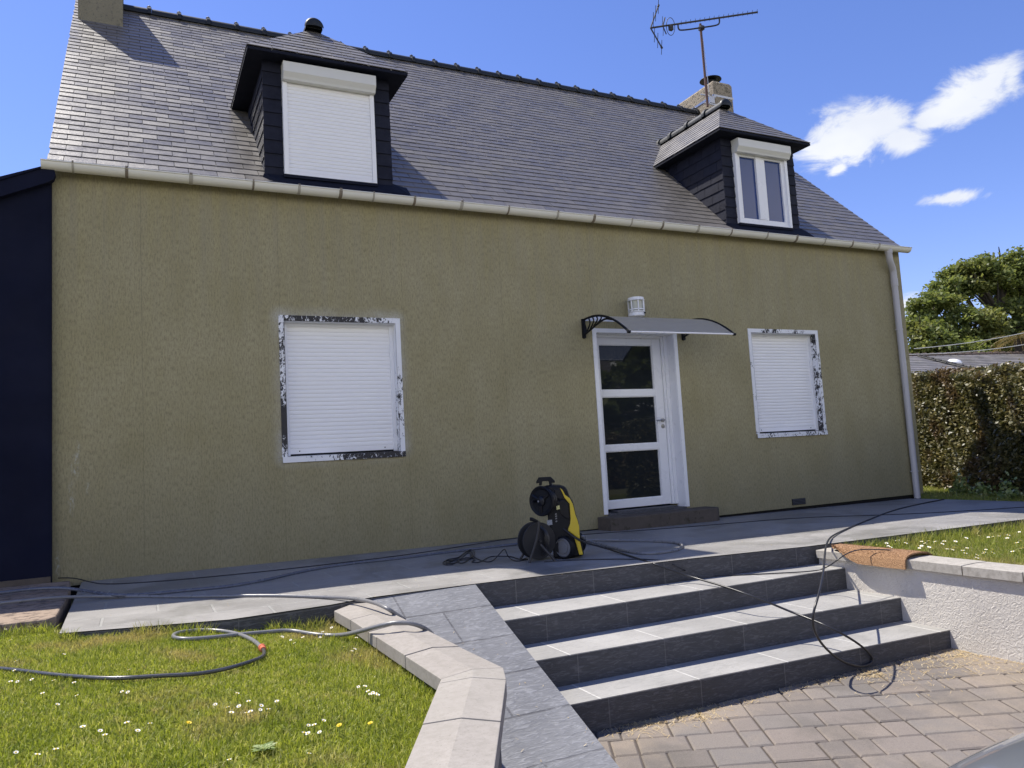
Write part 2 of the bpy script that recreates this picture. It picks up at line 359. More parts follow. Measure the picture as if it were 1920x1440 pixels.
def mat_white_render():
    mt, t, b, o = new_mat('white_wall_render'); c = t.obj()
    n = t.noise(c, 2.0, 6, .6); wv = t.noise(t.map(c, (1, 1, 1)), 30, 4, .55, 2.0)
    X, Y, Z = t.xyz(c)
    col = t.mix(t.ramp(n, [(.3, 0.), (.7, 1.)]), (.50, .465, .415), (.61, .575, .52))
    low = t.math('ADD', t.math('ADD', Z, .42), t.math('MULTIPLY', t.noise(c, 4, 6, .7), -.28))
    col = t.mix(t.new('ShaderNodeMapRange', Value=low, From_Min=0., From_Max=-.4).outputs[0], col, (.50, .41, .27))
    t.set(b, 'Base Color', col); b.inputs['Roughness'].default_value = .9
    t.set(b, 'Normal', t.bump(wv, .7, .013)); return mt

def mat_coir():
    mt, t, b, o = new_mat('coir'); c = t.obj(); n = t.noise(t.map(c, (1, 1, 2)), 90, 4, .8)
    t.set(b, 'Base Color', t.mix(t.ramp(n, [(.3, 0.), (.7, 1.)]), (.24, .11, .05), (.66, .41, .22))); b.inputs['Roughness'].default_value = .95
    t.set(b, 'Normal', t.bump(n, 1.0, .02)); return mt

def mat_paver():
    mt, t, b, o = new_mat('paver_stone'); c = t.obj(); r = t.attr('rnd')
    col = t.ramp(r, [(0., (.158, .138, .122)), (.35, (.182, .158, .140)), (.6, (.212, .180, .157)), (.8, (.172, .157, .145)), (1., (.245, .203, .168))])
    n = t.noise(c, .85, 6, .62, .5); col = t.mix(t.ramp(n, [(.50, 0.), (.58, .5)]), col, (.105, .095, .082))
    n3 = t.noise(t.map(c, (1, 1, 1), (0, 0, 0), (4, 4, 0)), 1.1, 6, .65, .4); col = t.mix(t.ramp(n3, [(.5, 0.), (.66, .55)]), col, (.30, .245, .185))
    g = t.noise(c, 160, 5, .8); col = t.mix(t.ramp(g, [(.34, .6), (.48, 0.)]), col, (.07, .062, .055)); col = t.mix(t.ramp(g, [(.58, 0.), (.72, .5)]), col, (.42, .37, .31))
    t.set(b, 'Base Color', col); b.inputs['Roughness'].default_value = .88
    t.set(b, 'Normal', t.bump(t.math('ADD', g, t.noise(c, 28, 4)), .5, .006)); return mt

def mat_glass(name, tint=(.02, .025, .03), rough=.03, spec=.9):
    mt, t, b, o = new_mat(name); c = t.obj()
    t.set(b, 'Base Color', t.mix(t.noise(c, 3, 3), tint, tuple(x * 1.3 for x in tint))); b.inputs['Roughness'].default_value = rough; b.inputs['Specular IOR Level'].default_value = spec
    t.set(b, 'Normal', t.bump(t.noise(c, 2.5, 2), .03, .01)); return mt

m_wall = mat_render_wall()
m_chim = M('chimney_render', (.23, .21, .15), .95, 0, .22, 3, 1.0, 85, .2, .012, dirt=((.12, .11, .09), 30, .55))
m_chim2 = M('weathered_concrete', (.34, .29, .215), .95, 0, .28, 4, 1.0, 45, .2, .02, dirt=((.13, .115, .09), 22, .5))
m_slate = mat_slate('roof_slate', (.102, .095, .089), (.124, .116, .110), .42, True, .5)
m_slate_d = mat_slate('dormer_roof_slate', (.088, .083, .080), (.115, .108, .105), .48, True)
m_navy = mat_slate('navy_slate_cladding', (.007, .008, .017), (.012, .014, .026), .65, False, 0.0, .18)
m_navyp = M('navy_paint', (.006, .008, .018), .75, 0, .25, 3, .15, 40, .2)
m_annex = M('annex_navy_paint', (.007, .009, .024), .85, 0, .5, 1.5, .2, 60, .15)
m_ridge = M('ridge_tile_black', (.016, .019, .021), .5, 0, .3, 9, .3, 70, .35)
m_pvc = M('gutter_pvc', (.76, .75, .69), .42, 0, .06, 3, 0, 10, .5, dirt=((.45, .40, .3), 11, .66))
m_gpale = M('gutter_joint_pale', (.40, .38, .33), .5, 0, .3, 20)
m_pipe = M('downpipe_pvc', (.47, .46, .47), .45, 0, .05, 3)
m_gjoint = M('gutter_joint', (.20, .17, .13), .6, 0, .5, 25)
m_upvc = M('white_upvc', (.80, .81, .84), .32, 0, .03, 4)
m_shut = M('white_shutter_slats', (.86, .86, .87), .4, 0, .03, 2)
m_shutb = M('cream_shutter_box', (.66, .66, .62), .42, 0, .06, 3)
m_peel = mat_peeled('peeling_white_paint')
m_dark = M('dark_gap', (.008, .008, .009), .9)
m_glass = mat_glass('door_glass', (.014, .017, .02), .02, .55)
m_glassb = mat_glass('dormer_glass', (.02, .045, .16), .04, .45)  # blue base colour stands in for the reflected sky
m_metal = M('brushed_metal', (.45, .44, .42), .3, .9)
m_black = M('black_plastic', (.006, .007, .010), .55, 0, .3, 8, 0, 60, .25)
m_blackg = M('black_gloss_plastic', (.005, .006, .010), .35, 0, .3, 8, 0, 60, .3)
m_yellow = M('yellow_plastic', (.62, .46, .03), .4, 0, .06, 5)
m_grey = M('grey_plastic', (.20, .205, .22), .4)
m_steel = M('dull_steel', (.045, .043, .042), .55, .3, .3, 20)
m_step = M('doorstep_concrete', (.095, .080, .066), .9, 0, .35, 8, .6, 60, .3, .006, dirt=((.05, .045, .03), 14, .56))
m_slab = M('worn_concrete', (.30, .23, .175), .92, 0, .3, 7, .8, 50, .3, .01, dirt=((.13, .10, .08), 16, .5))
m_terr = mat_paving('terrace_paving', (.195, .188, .178), (.245, .236, .225), .62, .315, ms=.009, rough=.45, loc=(.2, .11, 0), wave=(.5, 1.6, 1))
m_deck = M('roof_underlay', (.012, .012, .013), .9)
m_ramp = mat_paving('ramp_paving', (.142, .146, .155), (.172, .175, .185), .62, .325, ms=.006, stain=False, rough=.5, loc=(.12, .12, 0), wave=(.7, 3.2, 1), off=.4, dust=.35, ripple=.32, mort=(.06, .06, .065))
m_tread = mat_paving('tread_tiles', (.245, .24, .228), (.285, .278, .265), .66, 2.0, ms=.008, stain=False, rough=.6, loc=(.31, .2, 0), wave=(.5, 1.6, 1), mort=(.50, .49, .46), off=.0, dust=.6)
m_riser = mat_paving('riser_tiles', (.045, .046, .052), (.058, .059, .066), .62, 3.0, rot=(math.radians(90), 0, 0), ms=.004, stain=False, rough=.55, loc=(.1, 0, 1), ripple=.5, wave=(.7, 3.4, 1), mort=(.15, .148, .145), off=0, dust=.2)
m_cop = mat_coping('pale_coping', (.25, .226, .20), (.345, .315, .283))
m_cop2 = mat_coping('grey_coping', (.33, .31, .275), (.45, .42, .375))
m_white = mat_white_render()
m_coir = mat_coir()
m_paver = mat_paver()
m_sand = M('paver_joint_sand', (.075, .06, .048), .95, 0, .4, 12, .8, 90)
m_soil = M('lawn_soil', (.13, .125, .045), .95, 0, .4, 6, .8, 50)
m_earth = M('earth', (.09, .085, .06), .95, 0, .3, .3)
GP = [((.52, .41, .20), 1.7, .53, .66, .7, 2.0), ((.17, .24, .02), 2.6, .5, .66, .5, 7.0), ((.62, .52, .26), 9.0, .58, .68, .5, 4.0)]
m_grass = mat_leaf('grass_blades', [(.13, .16, .025), (.26, .32, .035), (.42, .46, .075), (.70, .66, .32)], .5, .5, GP, 3.0)
m_grass2 = mat_leaf('grass_blades_right', [(.12, .17, .03), (.24, .30, .05), (.36, .38, .09), (.50, .46, .18)], .5, .48, GP, 3.0)
m_hedge = mat_leaf('hedge_leaves', [(.028, .032, .012), (.075, .078, .026), (.16, .145, .06), (.36, .31, .16)], .42, .3, [((.15, .085, .05), 1.6, .52, .62, .65, 0.0), ((.30, .24, .10), 2.6, .55, .7, .6, 3.0)], 1.0, .5)
m_oak = mat_leaf('oak_leaves', [(.075, .10, .032), (.14, .18, .05), (.23, .27, .08), (.34, .35, .13)], .45, .5, [((.17, .15, .04), .45, .56, .7, .6, 0.0)], .4)
m_ivy = mat_leaf('ivy_leaves', [(.12, .18, .05), (.24, .32, .10), (.48, .50, .28)], .45, .2, None, 2, .6)
m_palm = mat_leaf('palm_fronds', [(.10, .10, .03), (.18, .14, .05), (.24, .18, .06)], .5, .3)
m_bark = M('oak_bark', (.055, .047, .038), .95, 0, .35, 5, .8, 18, .2, .03)
m_nroof = mat_slate('neighbour_slate', (.11, .105, .10), (.16, .15, .145), .5, True, .6)
m_hose = M('grey_garden_hose', (.11, .12, .15), .25, 0, .15, 8)
m_hosel = M('light_garden_hose', (.19, .19, .195), .3, 0, .2, 8)
m_glintrub = M('glinting_black_hose', (.07, .07, .072), .24, 0, .4, 14, 0, 60, .8)  # black rubber, paler base carries the look of sun glints
m_rubber = M('black_rubber_hose', (.022, .022, .025), .35, 0, .2, 8)
m_petal = M('daisy_petal', (.82, .82, .80), .6); m_core = M('flower_yellow', (.75, .55, .02), .6); m_stem = M('flower_stem', (.10, .16, .03), .6)
m_red = M('coral_connector', (.55, .14, .07), .4); m_straw = mat_leaf('dry_straw', [(.40, .27, .10), (.55, .42, .22), (.66, .58, .42)], .8, .1)
m_amber = M('lamp_glass', (.42, .43, .36), .15, 0, .1, 12)
def mat_canopy():
    mt, t, b, o = new_mat('frosted_polycarbonate'); c = t.obj()
    t.set(b, 'Base Color', t.mix(t.noise(t.map(c, (2, .4, 1)), 3, 5), (.84, .84, .83), (.9, .9, .89))); b.inputs['Roughness'].default_value = .35
    tr = t.new('ShaderNodeBsdfTranslucent'); tr.inputs[0].default_value = (.98, .98, .96, 1)
    mx = t.new('ShaderNodeMixShader', Fac=.88); t.l.new(b.outputs[0], mx.inputs[1]); t.l.new(tr.outputs[0], mx.inputs[2]); t.l.new(mx.outputs[0], o.inputs[0]); return mt
m_canopy = mat_canopy()
def mat_car():
    mt, t, b, o = new_mat('car_paint'); c = t.obj(); n = t.noise(c, 900, 2)
    t.set(b, 'Base Color', t.mix(n, (.20, .225, .27), (.27, .295, .34))); b.inputs['Metallic'].default_value = .55; b.inputs['Roughness'].default_value = .28
    b.inputs['Coat Weight'].default_value = 1.0; b.inputs['Coat Roughness'].default_value = .03
    t.set(b, 'Normal', t.bump(t.noise(c, 1.5, 2), .04, .01)); return mt
m_car = mat_car(); m_cglass = mat_glass('car_glass', (.01, .012, .014), .02, .8); m_rim = M('alloy_rim', (.5, .5, .52), .3, .9); m_lens = mat_glass('headlight_lens', (.35, .37, .4), .05, .8)
# ================================================================ SETTING
def tz(x): return .02 - .0075 * x
def zl(x): return float(np.interp(x, [-1, 0, .5, 1.1], [0.0, -.02, -.06, -.12]))
def zd(x, y=0): return -.70 + .024 * (x - 2.2)
def structure(mb, name, mats, **k): return mb.build(name, mats, None, kind='structure', **k)

g = MB(); g.quad((-900, -900, -1.0), (900, -900, -1.0), (900, 1600, -1.0), (-900, 1600, -1.0)); structure(g, 'ground', m_earth)
g = MB()
# soil under the right lawn and round the house
xs = [5.2, 9.86, 12, 20, 70]
for i in range(len(xs) - 1):
    z0, z1 = [-.11, -.13, -.16, -.3, -.5][i], [-.11, -.13, -.16, -.3, -.5][i + 1]
    g.quad((xs[i], -9, z0), (xs[i + 1], -9, z1), (xs[i + 1], -2.5, z1), (xs[i], -2.5, z0))
    if i: g.quad((xs[i], -2.5, z0), (xs[i + 1], -2.5, z1), (xs[i + 1], 60, z1 - .2), (xs[i], 60, z0 - .1))
structure(g, 'lawn_ground_right', m_soil)
g = MB(); ysr = [-6.4, -5.88, -5.36, -4.865, -4.42, -2.3]; rxs = [.12, .38, .65, .90, 1.12, 1.12]
def lx_(rx): return [-9, -1, -.5, 0] + [r_ * rx for r_ in (.35, .7, 1)]
for (ya_, ra_), (yb_, rb_) in zip(zip(ysr, rxs), list(zip(ysr, rxs))[1:]):
    for (a, b), (c, d) in zip(zip(lx_(ra_), lx_(ra_)[1:]), zip(lx_(rb_), lx_(rb_)[1:])): g.quad((a, ya_, zl(a) - .012), (b, ya_, zl(b) - .012), (d, yb_, zl(d) - .012), (c, yb_, zl(c) - .012))
g.quad((-9, -2.3, -.1), (-.4, -2.3, -.1), (-.4, 12, -.1), (-9, 12, -.1))
g.box(-9, .05, -6.5, -6.42, -1.0, -.02)
structure(g, 'lawn_ground_left', m_soil)

# terrace slab
P = [(-.43, .6), (-.40, -2.37), (.47, -2.62), (1.06, -2.56), (1.36, -2.475), (2.056, -2.459), (3.87, -2.545), (4.99, -2.675), (7.9, -2.73), (9.86, -2.78), (9.86, -.10), (9.80, .6)]
g = MB(); n = len(P)
g.face([(x, y, tz(x)) for x, y in P])
g.add([(x, y, tz(x) - .005) for x, y in P] + [(x, y, -.95) for x, y in P], [(i, n + i, n + (i + 1) % n, (i + 1) % n) for i in range(n)], 1)
structure(g, 'terrace', [m_terr, m_riser])
# ramp beside the steps
g = MB(); zr = lambda y: -(-y - 2.461) * .393
ys = [-2.462, -3, -3.5, -4.0, -4.30]
for a, b in zip(ys, ys[1:]): g.quad((.95 if b < -4.2 else 1.30, b, zr(b)), (2.08, b, zr(b)), (2.08, a, zr(a)), (1.30, a, zr(a)))
for a, b in zip(ys, ys[1:]): g.quad((2.08, b, -.95), (2.08, a, -.95), (2.08, a, zr(a)), (2.08, b, zr(b)), 1)
structure(g, 'ramp', [m_ramp, m_riser])
# four steps
S = [(( -2.900, -.172), (-2.960, -.172)), ((-3.263, -.347), (-3.44, -.338)), ((-3.578, -.524), (-3.81, -.508))]
g = MB(); XR = 5.075
ln = [((2.0, -2.461), (XR, -2.68))]
for (yl, zl_), (yr, zr_) in S:
    (xa, ya), (xb, yb) = ln[-1]
    A, B, C, D = (2.0, yl, zl_), (XR, yr, zr_), (XR, yb + .02, zr_ + .002), (2.0, ya + .02, zl_ + .002)
    g.quad(A, B, C, D, 0)
    e = .006
    g.quad((2.0, yl, -.95), (XR, yr, -.95), (XR, yr, zr_ - e), (2.0, yl, zl_ - e), 1)
    g.quad((2.0, yl, zl_ - e), (XR, yr, zr_ - e), B, A, 0)
    g.quad((XR, yr, -.95), (XR, yb + .02, -.95), C, B, 1)
    ln.append(((2.0, yl), (XR, yr)))
structure(g, 'steps', [m_tread, m_riser])

# ---- driveway: concrete block pavers, mixed sizes, laid at an angle
g = MB(); U_ = .069; ang = math.radians(-27.5); ca, sa = math.cos(ang), math.sin(ang)
NX, NY = 118, 118; occ = np.zeros((NX, NY), bool); kinds = [(4, 3), (2, 3), (3, 3), (2, 3), (4, 3)]
ox, oy = -1.9, -6.7
def paver(i, j, a, b):
    e = .0035 + random.uniform(0, .002); c_ = .009
    dz = random.uniform(-.002, .002); tl = [random.uniform(-.0015, .0015) for _ in range(4)]
    L = [(i * U_ + e, j * U_ + e), ((i + a) * U_ - e, j * U_ + e), ((i + a) * U_ - e, (j + b) * U_ - e), (i * U_ + e, (j + b) * U_ - e)]
    jt = [(random.uniform(-.0025, .0025), random.uniform(-.0025, .0025)) for _ in L]
    def W_(u, v): return (ox + u * ca - v * sa, oy + u * sa + v * ca)
    cx, cy = W_((i + a / 2) * U_, (j + b / 2) * U_)
    if not (-1.4 < cx < 5.12 and -9.5 < cy < -3.45): return
    if cy > -4.18 and cx < 2.1: return
    if cx < .95 - (-4.4 - cy) * .49 and cy > -6.4: return
    lo, hi = [], []
    cu, cv = (i + a / 2) * U_, (j + b / 2) * U_
    for q, ((u, v), (ju, jv)) in enumerate(zip(L, jt)):
        u += ju; v += jv; x, y = W_(u, v); z = zd(x) + dz + tl[q]
        lo.append((x, y, z - c_ * .8))
        uu, vv = u + (c_ if u < cu else -c_), v + (c_ if v < cv else -c_); x, y = W_(uu, vv); hi.append((x, y, z))
    base = [(p[0], p[1], p[2] - .03) for p in lo]; r = random.random()
    g.add(base + lo + hi, [(8, 9, 10, 11)] + [(k + 4 * q, (k + 1) % 4 + 4 * q, (k + 1) % 4 + 4 * q + 4, k + 4 * q + 4) for q in (0, 1) for k in range(4)], 0, r)
for j in range(NY):
    for i in range(NX):
        if occ[i, j]: continue
        random.shuffle(kinds); ok = None
        for a, b in kinds + [(2, 2), (3, 2), (2, 1), (1, 2), (1, 1)]:
            if i + a <= NX and j + b <= NY and not occ[i:i + a, j:j + b].any(): ok = (a, b); break
        if ok: occ[i:i + ok[0], j:j + ok[1]] = True; paver(i, j, *ok)
structure(g, 'driveway', m_paver, smooth=False)
g = MB()
def zq(x, y): return (x, y, zd(x) - .009)
g.quad(zq(-6, -12), zq(8, -12), zq(8, -3.3), zq(-6, -3.3)); structure(g, 'driveway_bed', m_sand)

# ================================================================ HOUSE
house = thing('house', 'beige rendered house with steep slate roof, two dormers and white roller shutters', 'house', (0, 0, 0))
def wallgrid(g, x0, x1, z0, z1, holes, y=0, mat=0):
    X = sorted({x0, x1, *[h[0] for h in holes], *[h[1] for h in holes]}); Z = sorted({z0, z1, *[h[2] for h in holes], *[h[3] for h in holes]})
    for a, b in zip(X, X[1:]):
        for c, d in zip(Z, Z[1:]):
            if any(h[0] - 1e-6 <= a and b <= h[1] + 1e-6 and h[2] - 1e-6 <= c and d <= h[3] + 1e-6 for h in holes): continue
            g.quad((a, y, c), (b, y, c), (b, y, d), (a, y, d), mat)
HOL = [(1.268, 2.370, .972, 2.270), (7.112, 8.250, .965, 2.272), (4.764, 5.866, 0.0, 2.225)]
XL, XRR = -.636, 10.109; ZE = 3.56; RY, RZ = 3.559, 7.154
g = MB(); wallgrid(g, XL, XRR, 0, ZE, HOL)
for (x0, x1, z0, z1), d in zip(HOL, (.17, .17, .30)):
    g.quad((x0, 0, z0), (x0, d, z0), (x0, d, z1), (x0, 0, z1)); g.quad((x1, d, z0), (x1, 0, z0), (x1, 0, z1), (x1, d, z1))
    g.quad((x0, 0, z1), (x0, d, z1), (x1, d, z1), (x1, 0, z1)); g.quad((x0, d, z0), (x0, 0, z0), (x1, 0, z0), (x1, d, z0))
for x, fl in ((XL, 1), (XRR, 0)):
    pts = [(x, 0, 0), (x, 7.12, 0), (x, 7.12, ZE), (x, RY, RZ - .08), (x, 0, ZE)]; g.face(pts[::-1] if fl else pts)
g.quad((XRR, 7.12, -.2), (XL, 7.12, -.2), (XL, 7.12, ZE), (XRR, 7.12, ZE))
g.build('wall', m_wall, house)
g = MB(); g.box(XL + .02, XRR - .02, .03, 7.1, -.5, .02); g.build('plinth', m_dark, house)
# roof
g = MB(); sl = Vector((0, RY + .10, RZ - 3.532)); slen = sl.length; VL, VR = -.672, 10.135
g.slates((VL, -.10, 3.532), (1, 0, 0), sl, [(0, 0), (VR - VL, 0), (VR - VL, slen), (0, slen)], .117, .250, .007, .010, gap=.005)
roof = g.build('roof', m_slate, house)
g = MB()
g.hexa([(VL + .01, -.09, 3.50), (VR - .01, -.09, 3.50), (VR - .01, RY, RZ - .05), (VL + .01, RY, RZ - .05)], [(VL + .01, -.09, 3.535), (VR - .01, -.09, 3.535), (VR - .01, RY, RZ - .012), (VL + .01, RY, RZ - .012)])
g.hexa([(VL, RY, RZ - .05), (VR, RY, RZ - .05), (VR, 7.22, 3.50), (VL, 7.22, 3.50)], [(VL, RY, RZ - .002), (VR, RY, RZ - .002), (VR, 7.22, 3.55), (VL, 7.22, 3.55)])
g.build('roof_deck', m_deck, roof)
g = MB(); x = -.14; P_ = .375
while x < 9.62:
    x2 = min(x + P_, 9.64)
    prof = lambda R: [(RY - R * 1.05 * math.cos(t), RZ - .055 + R * math.sin(t)) for t in np.linspace(-.12, math.pi + .12, 13)]
    g.extrude(prof(.105), x, x2 - .004); g.extrude(prof(.125), x2 - .055, x2 - .006)
    g.lathe((x2 - .03, RY, RZ + .06), (0, 0, 1), [(0, .03), (.03, .028), (.045, .012)], 8)
    x = x2
g.build('ridge', m_ridge, roof, smooth=True)
# gutter
gx = [-.70, -.47, -.06, .46, 1.0, 1.42, 1.82, 2.15, 2.58, 3.1, 3.65, 4.26, 4.74, 5.26, 5.71, 6.25, 6.78, 7.38, 7.9, 8.42, 8.95, 9.48, 10.1]
g = MB(); GY, GZ, GR = -.118, 3.552, .064
def gprof(R, z=0): return [(GY + R * math.cos(t), GZ + z + R * math.sin(t)) for t in np.linspace(math.pi, 2 * math.pi, 15)]
outer = gprof(GR); inner = gprof(GR - .005)[::-1]; ring = outer + inner
g.extrude(ring, -.705, 10.165)
for xx in (-.705, 10.160): g.extrude(gprof(GR - .001), xx, xx + .005)
g.tube([(-.705, GY - GR - .002, GZ), (10.165, GY - GR - .002, GZ)], .007, 8)
gut = g.build('gutter', m_pvc, house, smooth=True)
g = MB()
for i, xx in enumerate(gx[1:-1]):
    g = MB()
    w_ = (.008, .012, .016)[i % 3]; p = gprof(GR + .005); q = gprof(GR + .001)[::-1]; g.extrude(p + q, xx - w_, xx + w_, i % 2)
    g.box(xx - w_ * .8, xx + w_ * .8, GY - GR - .012, GY - GR + .016, GZ - .004, GZ + .014, 1)
    g.build('gutter_joint', [m_gpale, m_gjoint], gut)
g = MB(); g.tube(chaikin([(9.74, GY, GZ - .03), (9.74, GY, GZ - .13), (9.76, GY + .01, GZ - .21), (9.855, -.07, GZ - .31), (9.868, -.062, GZ - .37), (9.868, -.062, GZ - .46)], 3), .046, 16); g.lathe((9.74, GY, GZ - .10), (0, 0, 1), [(0, .052), (.06, .052)], 16)
g.tube([(9.868, -.062, GZ - .45), (9.885, -.062, -.05)], .043, 16); g.lathe((9.869, -.062, GZ - .56), (0, 0, 1), [(0, .05), (.11, .05)], 16)
dp = g.build('downpipe', m_pipe, house, smooth=True)
for zz in (2.35, .32):
    g = MB(); xx = 9.885 - .017 * (zz + .05) / 3.1; g.lathe((xx, -.062, zz), (0, 0, 1), [(0, .050), (.018, .050)], 16); g.box(xx - .075, xx - .045, -.066, -.05, zz + .002, zz + .016); g.build('pipe_clip', m_pipe, dp)

# chimneys
g = MB(); g.box(-.610, -.112, 2.955, 4.15, 6.0, 7.56, ch=.006); g.build('chimney', m_chim, house, label='tall rendered chimney on the left gable')
g = MB(); V8 = [(9.60, 3.02), (10.055, 3.02), (10.055, 4.07), (9.60, 4.07)]
g.hexa([(x, y, 6.2) for x, y in V8], [(x, y, 7.50) for x, y in V8]); c_ = .03
g.hexa([(x, y, 7.50) for x, y in V8], [(x + (c_ if x < 9.8 else -c_), y + (c_ if y < 3.5 else -c_), 7.555) for x, y in V8])
ch2 = g.build('chimney', m_chim2, house, label='low weathered chimney with a black cowl at the right end of the ridge', bevel=.012)
g = MB(); g.lathe((9.88, 3.38, 7.54), (0, 0, 1), [(0, .11), (.19, .11), (.19, .10), (.22, .085)], 24); g.lathe((9.88, 3.38, 7.755), (0, 0, 1), [(0, .205), (.012, .20), (.05, .12), (.075, .03)], 28); g.build('cowl', m_black, ch2, smooth=True)
g = MB(); g.box(9.592, 10.063, 3.012, 3.018, 7.235, 7.275); g.box(9.592, 9.598, 3.012, 4.075, 7.235, 7.275); g.build('strap', m_metal, ch2)
g = MB(); g.box(9.585, 9.597, 3.05, 4.05, 6.98, 7.02); g.build('flashing', M('zinc', (.42, .42, .43), .4, .5), ch2)

# ---- ground-floor shutters and their peeling frames
def shutter_slats(g, x0, x1, z0, z1, y, pitch, mat=0, dep=.0055):
    z = z0; prof = []
    while z < z1 - 1e-4:
        zz = min(z + pitch, z1); h = zz - z
        prof += [(y + dep, z), (y + dep * .2, z + h * .12), (y, z + h * .45), (y + dep * .35, z + h * .82), (y + dep, z + h * .97)]; z = zz
    prof.append((y + dep, z1)); g.extrude(prof, x0, x1, mat, caps=False)
def strip(g, pts4, wear, n=24, depth=.012, y=-.008):
    """painted board in the facade plane; pts4 = x0,x1,z0,z1; wear = list of wear values along the longer side"""
    x0, x1, z0, z1 = pts4; hz = (x1 - x0) > (z1 - z0); L = len(wear) - 1
    for i in range(n):
        t0, t1 = i / n, (i + 1) / n
        w0, w1 = [float(np.interp(t * L, range(L + 1), wear)) for t in (t0, t1)]
        if hz: a, b, c, d = x0 + (x1 - x0) * t0, x0 + (x1 - x0) * t1, z0, z1
        else: a, b, c, d = x0, x1, z0 + (z1 - z0) * t0, z0 + (z1 - z0) * t1
        rr = [w0, w1, w1, w0] if hz else [w0, w0, w1, w1]
        k = len(g.v); g.quad((a, y, c), (b, y, c), (b, y, d), (a, y, d)); g.r[k:k + 4] = rr
        if hz:
            for zz, up in ((c, 0), (d, 1)):
                k = len(g.v); g.quad((a, y, zz), (a, y + depth, zz), (b, y + depth, zz), (b, y, zz)); g.r[k:k + 4] = [w0, w0, w1, w1]
        else:
            for xx in (a, b):
                k = len(g.v); g.quad((xx, y, c), (xx, y + depth, c), (xx, y + depth, d), (xx, y, d)); g.r[k:k + 4] = [w0, w0, w1, w1]
def ground_window(x0, x1, z0, z1, ox0, ox1, oz0, oz1, wears, revw, lab):
    """o* = outer edge of the boards, x0..z1 = opening"""
    wl, wr, wt, wb = wears
    g = MB()
    strip(g, (ox0, x0, z0, oz1), wl); strip(g, (x1, ox1, z0, oz1), wr); strip(g, (x0, x1, z1, oz1), wt)
    # reveals
    for n_, (wv, P) in enumerate(((revw, 'r'), ([.1, .1], 'l'), ([.15, .1], 't'))):
        for i in range(16):
            t0, t1 = i / 16, (i + 1) / 16; L = len(wv) - 1; w0, w1 = [float(np.interp(t * L, range(L + 1), wv)) for t in (t0, t1)]
            k = len(g.v); e = .004
            if P == 'r': a, b = z0 + (z1 - z0) * t0, z0 + (z1 - z0) * t1; g.quad((x1 - e, .112, a), (x1 - e, -.008, a), (x1 - e, -.008, b), (x1 - e, .112, b))
            elif P == 'l': a, b = z0 + (z1 - z0) * t0, z0 + (z1 - z0) * t1; g.quad((x0 + e, -.008, a), (x0 + e, .112, a), (x0 + e, .112, b), (x0 + e, -.008, b))
            else: a, b = x0 + (x1 - x0) * t0, x0 + (x1 - x0) * t1; g.quad((a, -.008, z1 - e), (b, -.008, z1 - e), (b, .112, z1 - e), (a, .112, z1 - e))
            g.r[k:k + 4] = [w0, w0, w1, w1]
    wn = g.build('window', m_peel, house, label=lab)
    g = MB(); strip(g, (ox0 + .002, ox1 - .002, oz0, z0), wb, depth=.03, y=-.022)
    for i in range(24):
        t0, t1 = i / 24, (i + 1) / 24; L = len(wb) - 1; w0, w1 = [float(np.interp(t * L, range(L + 1), wb)) for t in (t0, t1)]
        a, b = ox0 + (ox1 - ox0) * t0, ox0 + (ox1 - ox0) * t1
        k = len(g.v); g.quad((a, -.022, z0 + .001), (b, -.022, z0 + .001), (b, .112, z0 + .006), (a, .112, z0 + .006)); g.r[k:k + 4] = [w0, w1, w1, w0]
    g.build('sill', m_peel, wn)
    g = MB(); gw = .042
    g.box(x0 + .005, x0 + gw, .078, .125, z0 + .008, z1 - .004, ch=.003); g.box(x1 - gw, x1 - .005, .078, .125, z0 + .008, z1 - .004, ch=.003)
    g.box(x0 + gw, x1 - gw, .085, .125, z1 - .035, z1 - .004); g.build('guide_rail', m_upvc, wn)
    g = MB(); shutter_slats(g, x0 + gw - .004, x1 - gw + .004, z0 + .075, z1 - .03, .098, .0405)
    g.box(x0 + gw, x1 - gw, .094, .112, z0 + .024, z0 + .074, ch=.002); sh = g.build('roller_shutter', m_shut, wn)
    g = MB(); g.box(x0 + gw, x1 - gw, .102, .108, z0 + .008, z0 + .023)
    for xx in (x0 + .13, x1 - .13): g.lathe((xx, .094, z0 + .05), (0, -1, 0), [(0, .006), (.006, .004)], 8)
    g.build('shutter_stop', m_dark, sh)
ground_window(1.268, 2.370, .972, 2.270, 1.219, 2.419, .918, 2.322, ([.55, .97, .90, .62, .62, .56, .62, .55], [.30, .5, .62, .55, .35, .2, .42], [.68, .86, .88, .74, .84, .72, .66, .42], [.42, .42, .5, .60, .84, .80, .86, .80]), [.55, .5, .62, .5, .3, .1, .1], 'wider ground floor window with heavily peeling frame left of the door')
ground_window(7.112, 8.250, .965, 2.272, 7.062, 8.300, .912, 2.322, ([.5, .35, .5, .3, .5, .3, .3], [.55, .5, .4, .6, .64, .3, .2], [.3, .52, .66, .4, .58, .4, .3], [.4, .6, .45, .5, .62, .6]), [.82, .78, .5, .66, .72, .5, .6, .72], 'narrower looking ground floor window right of the door')

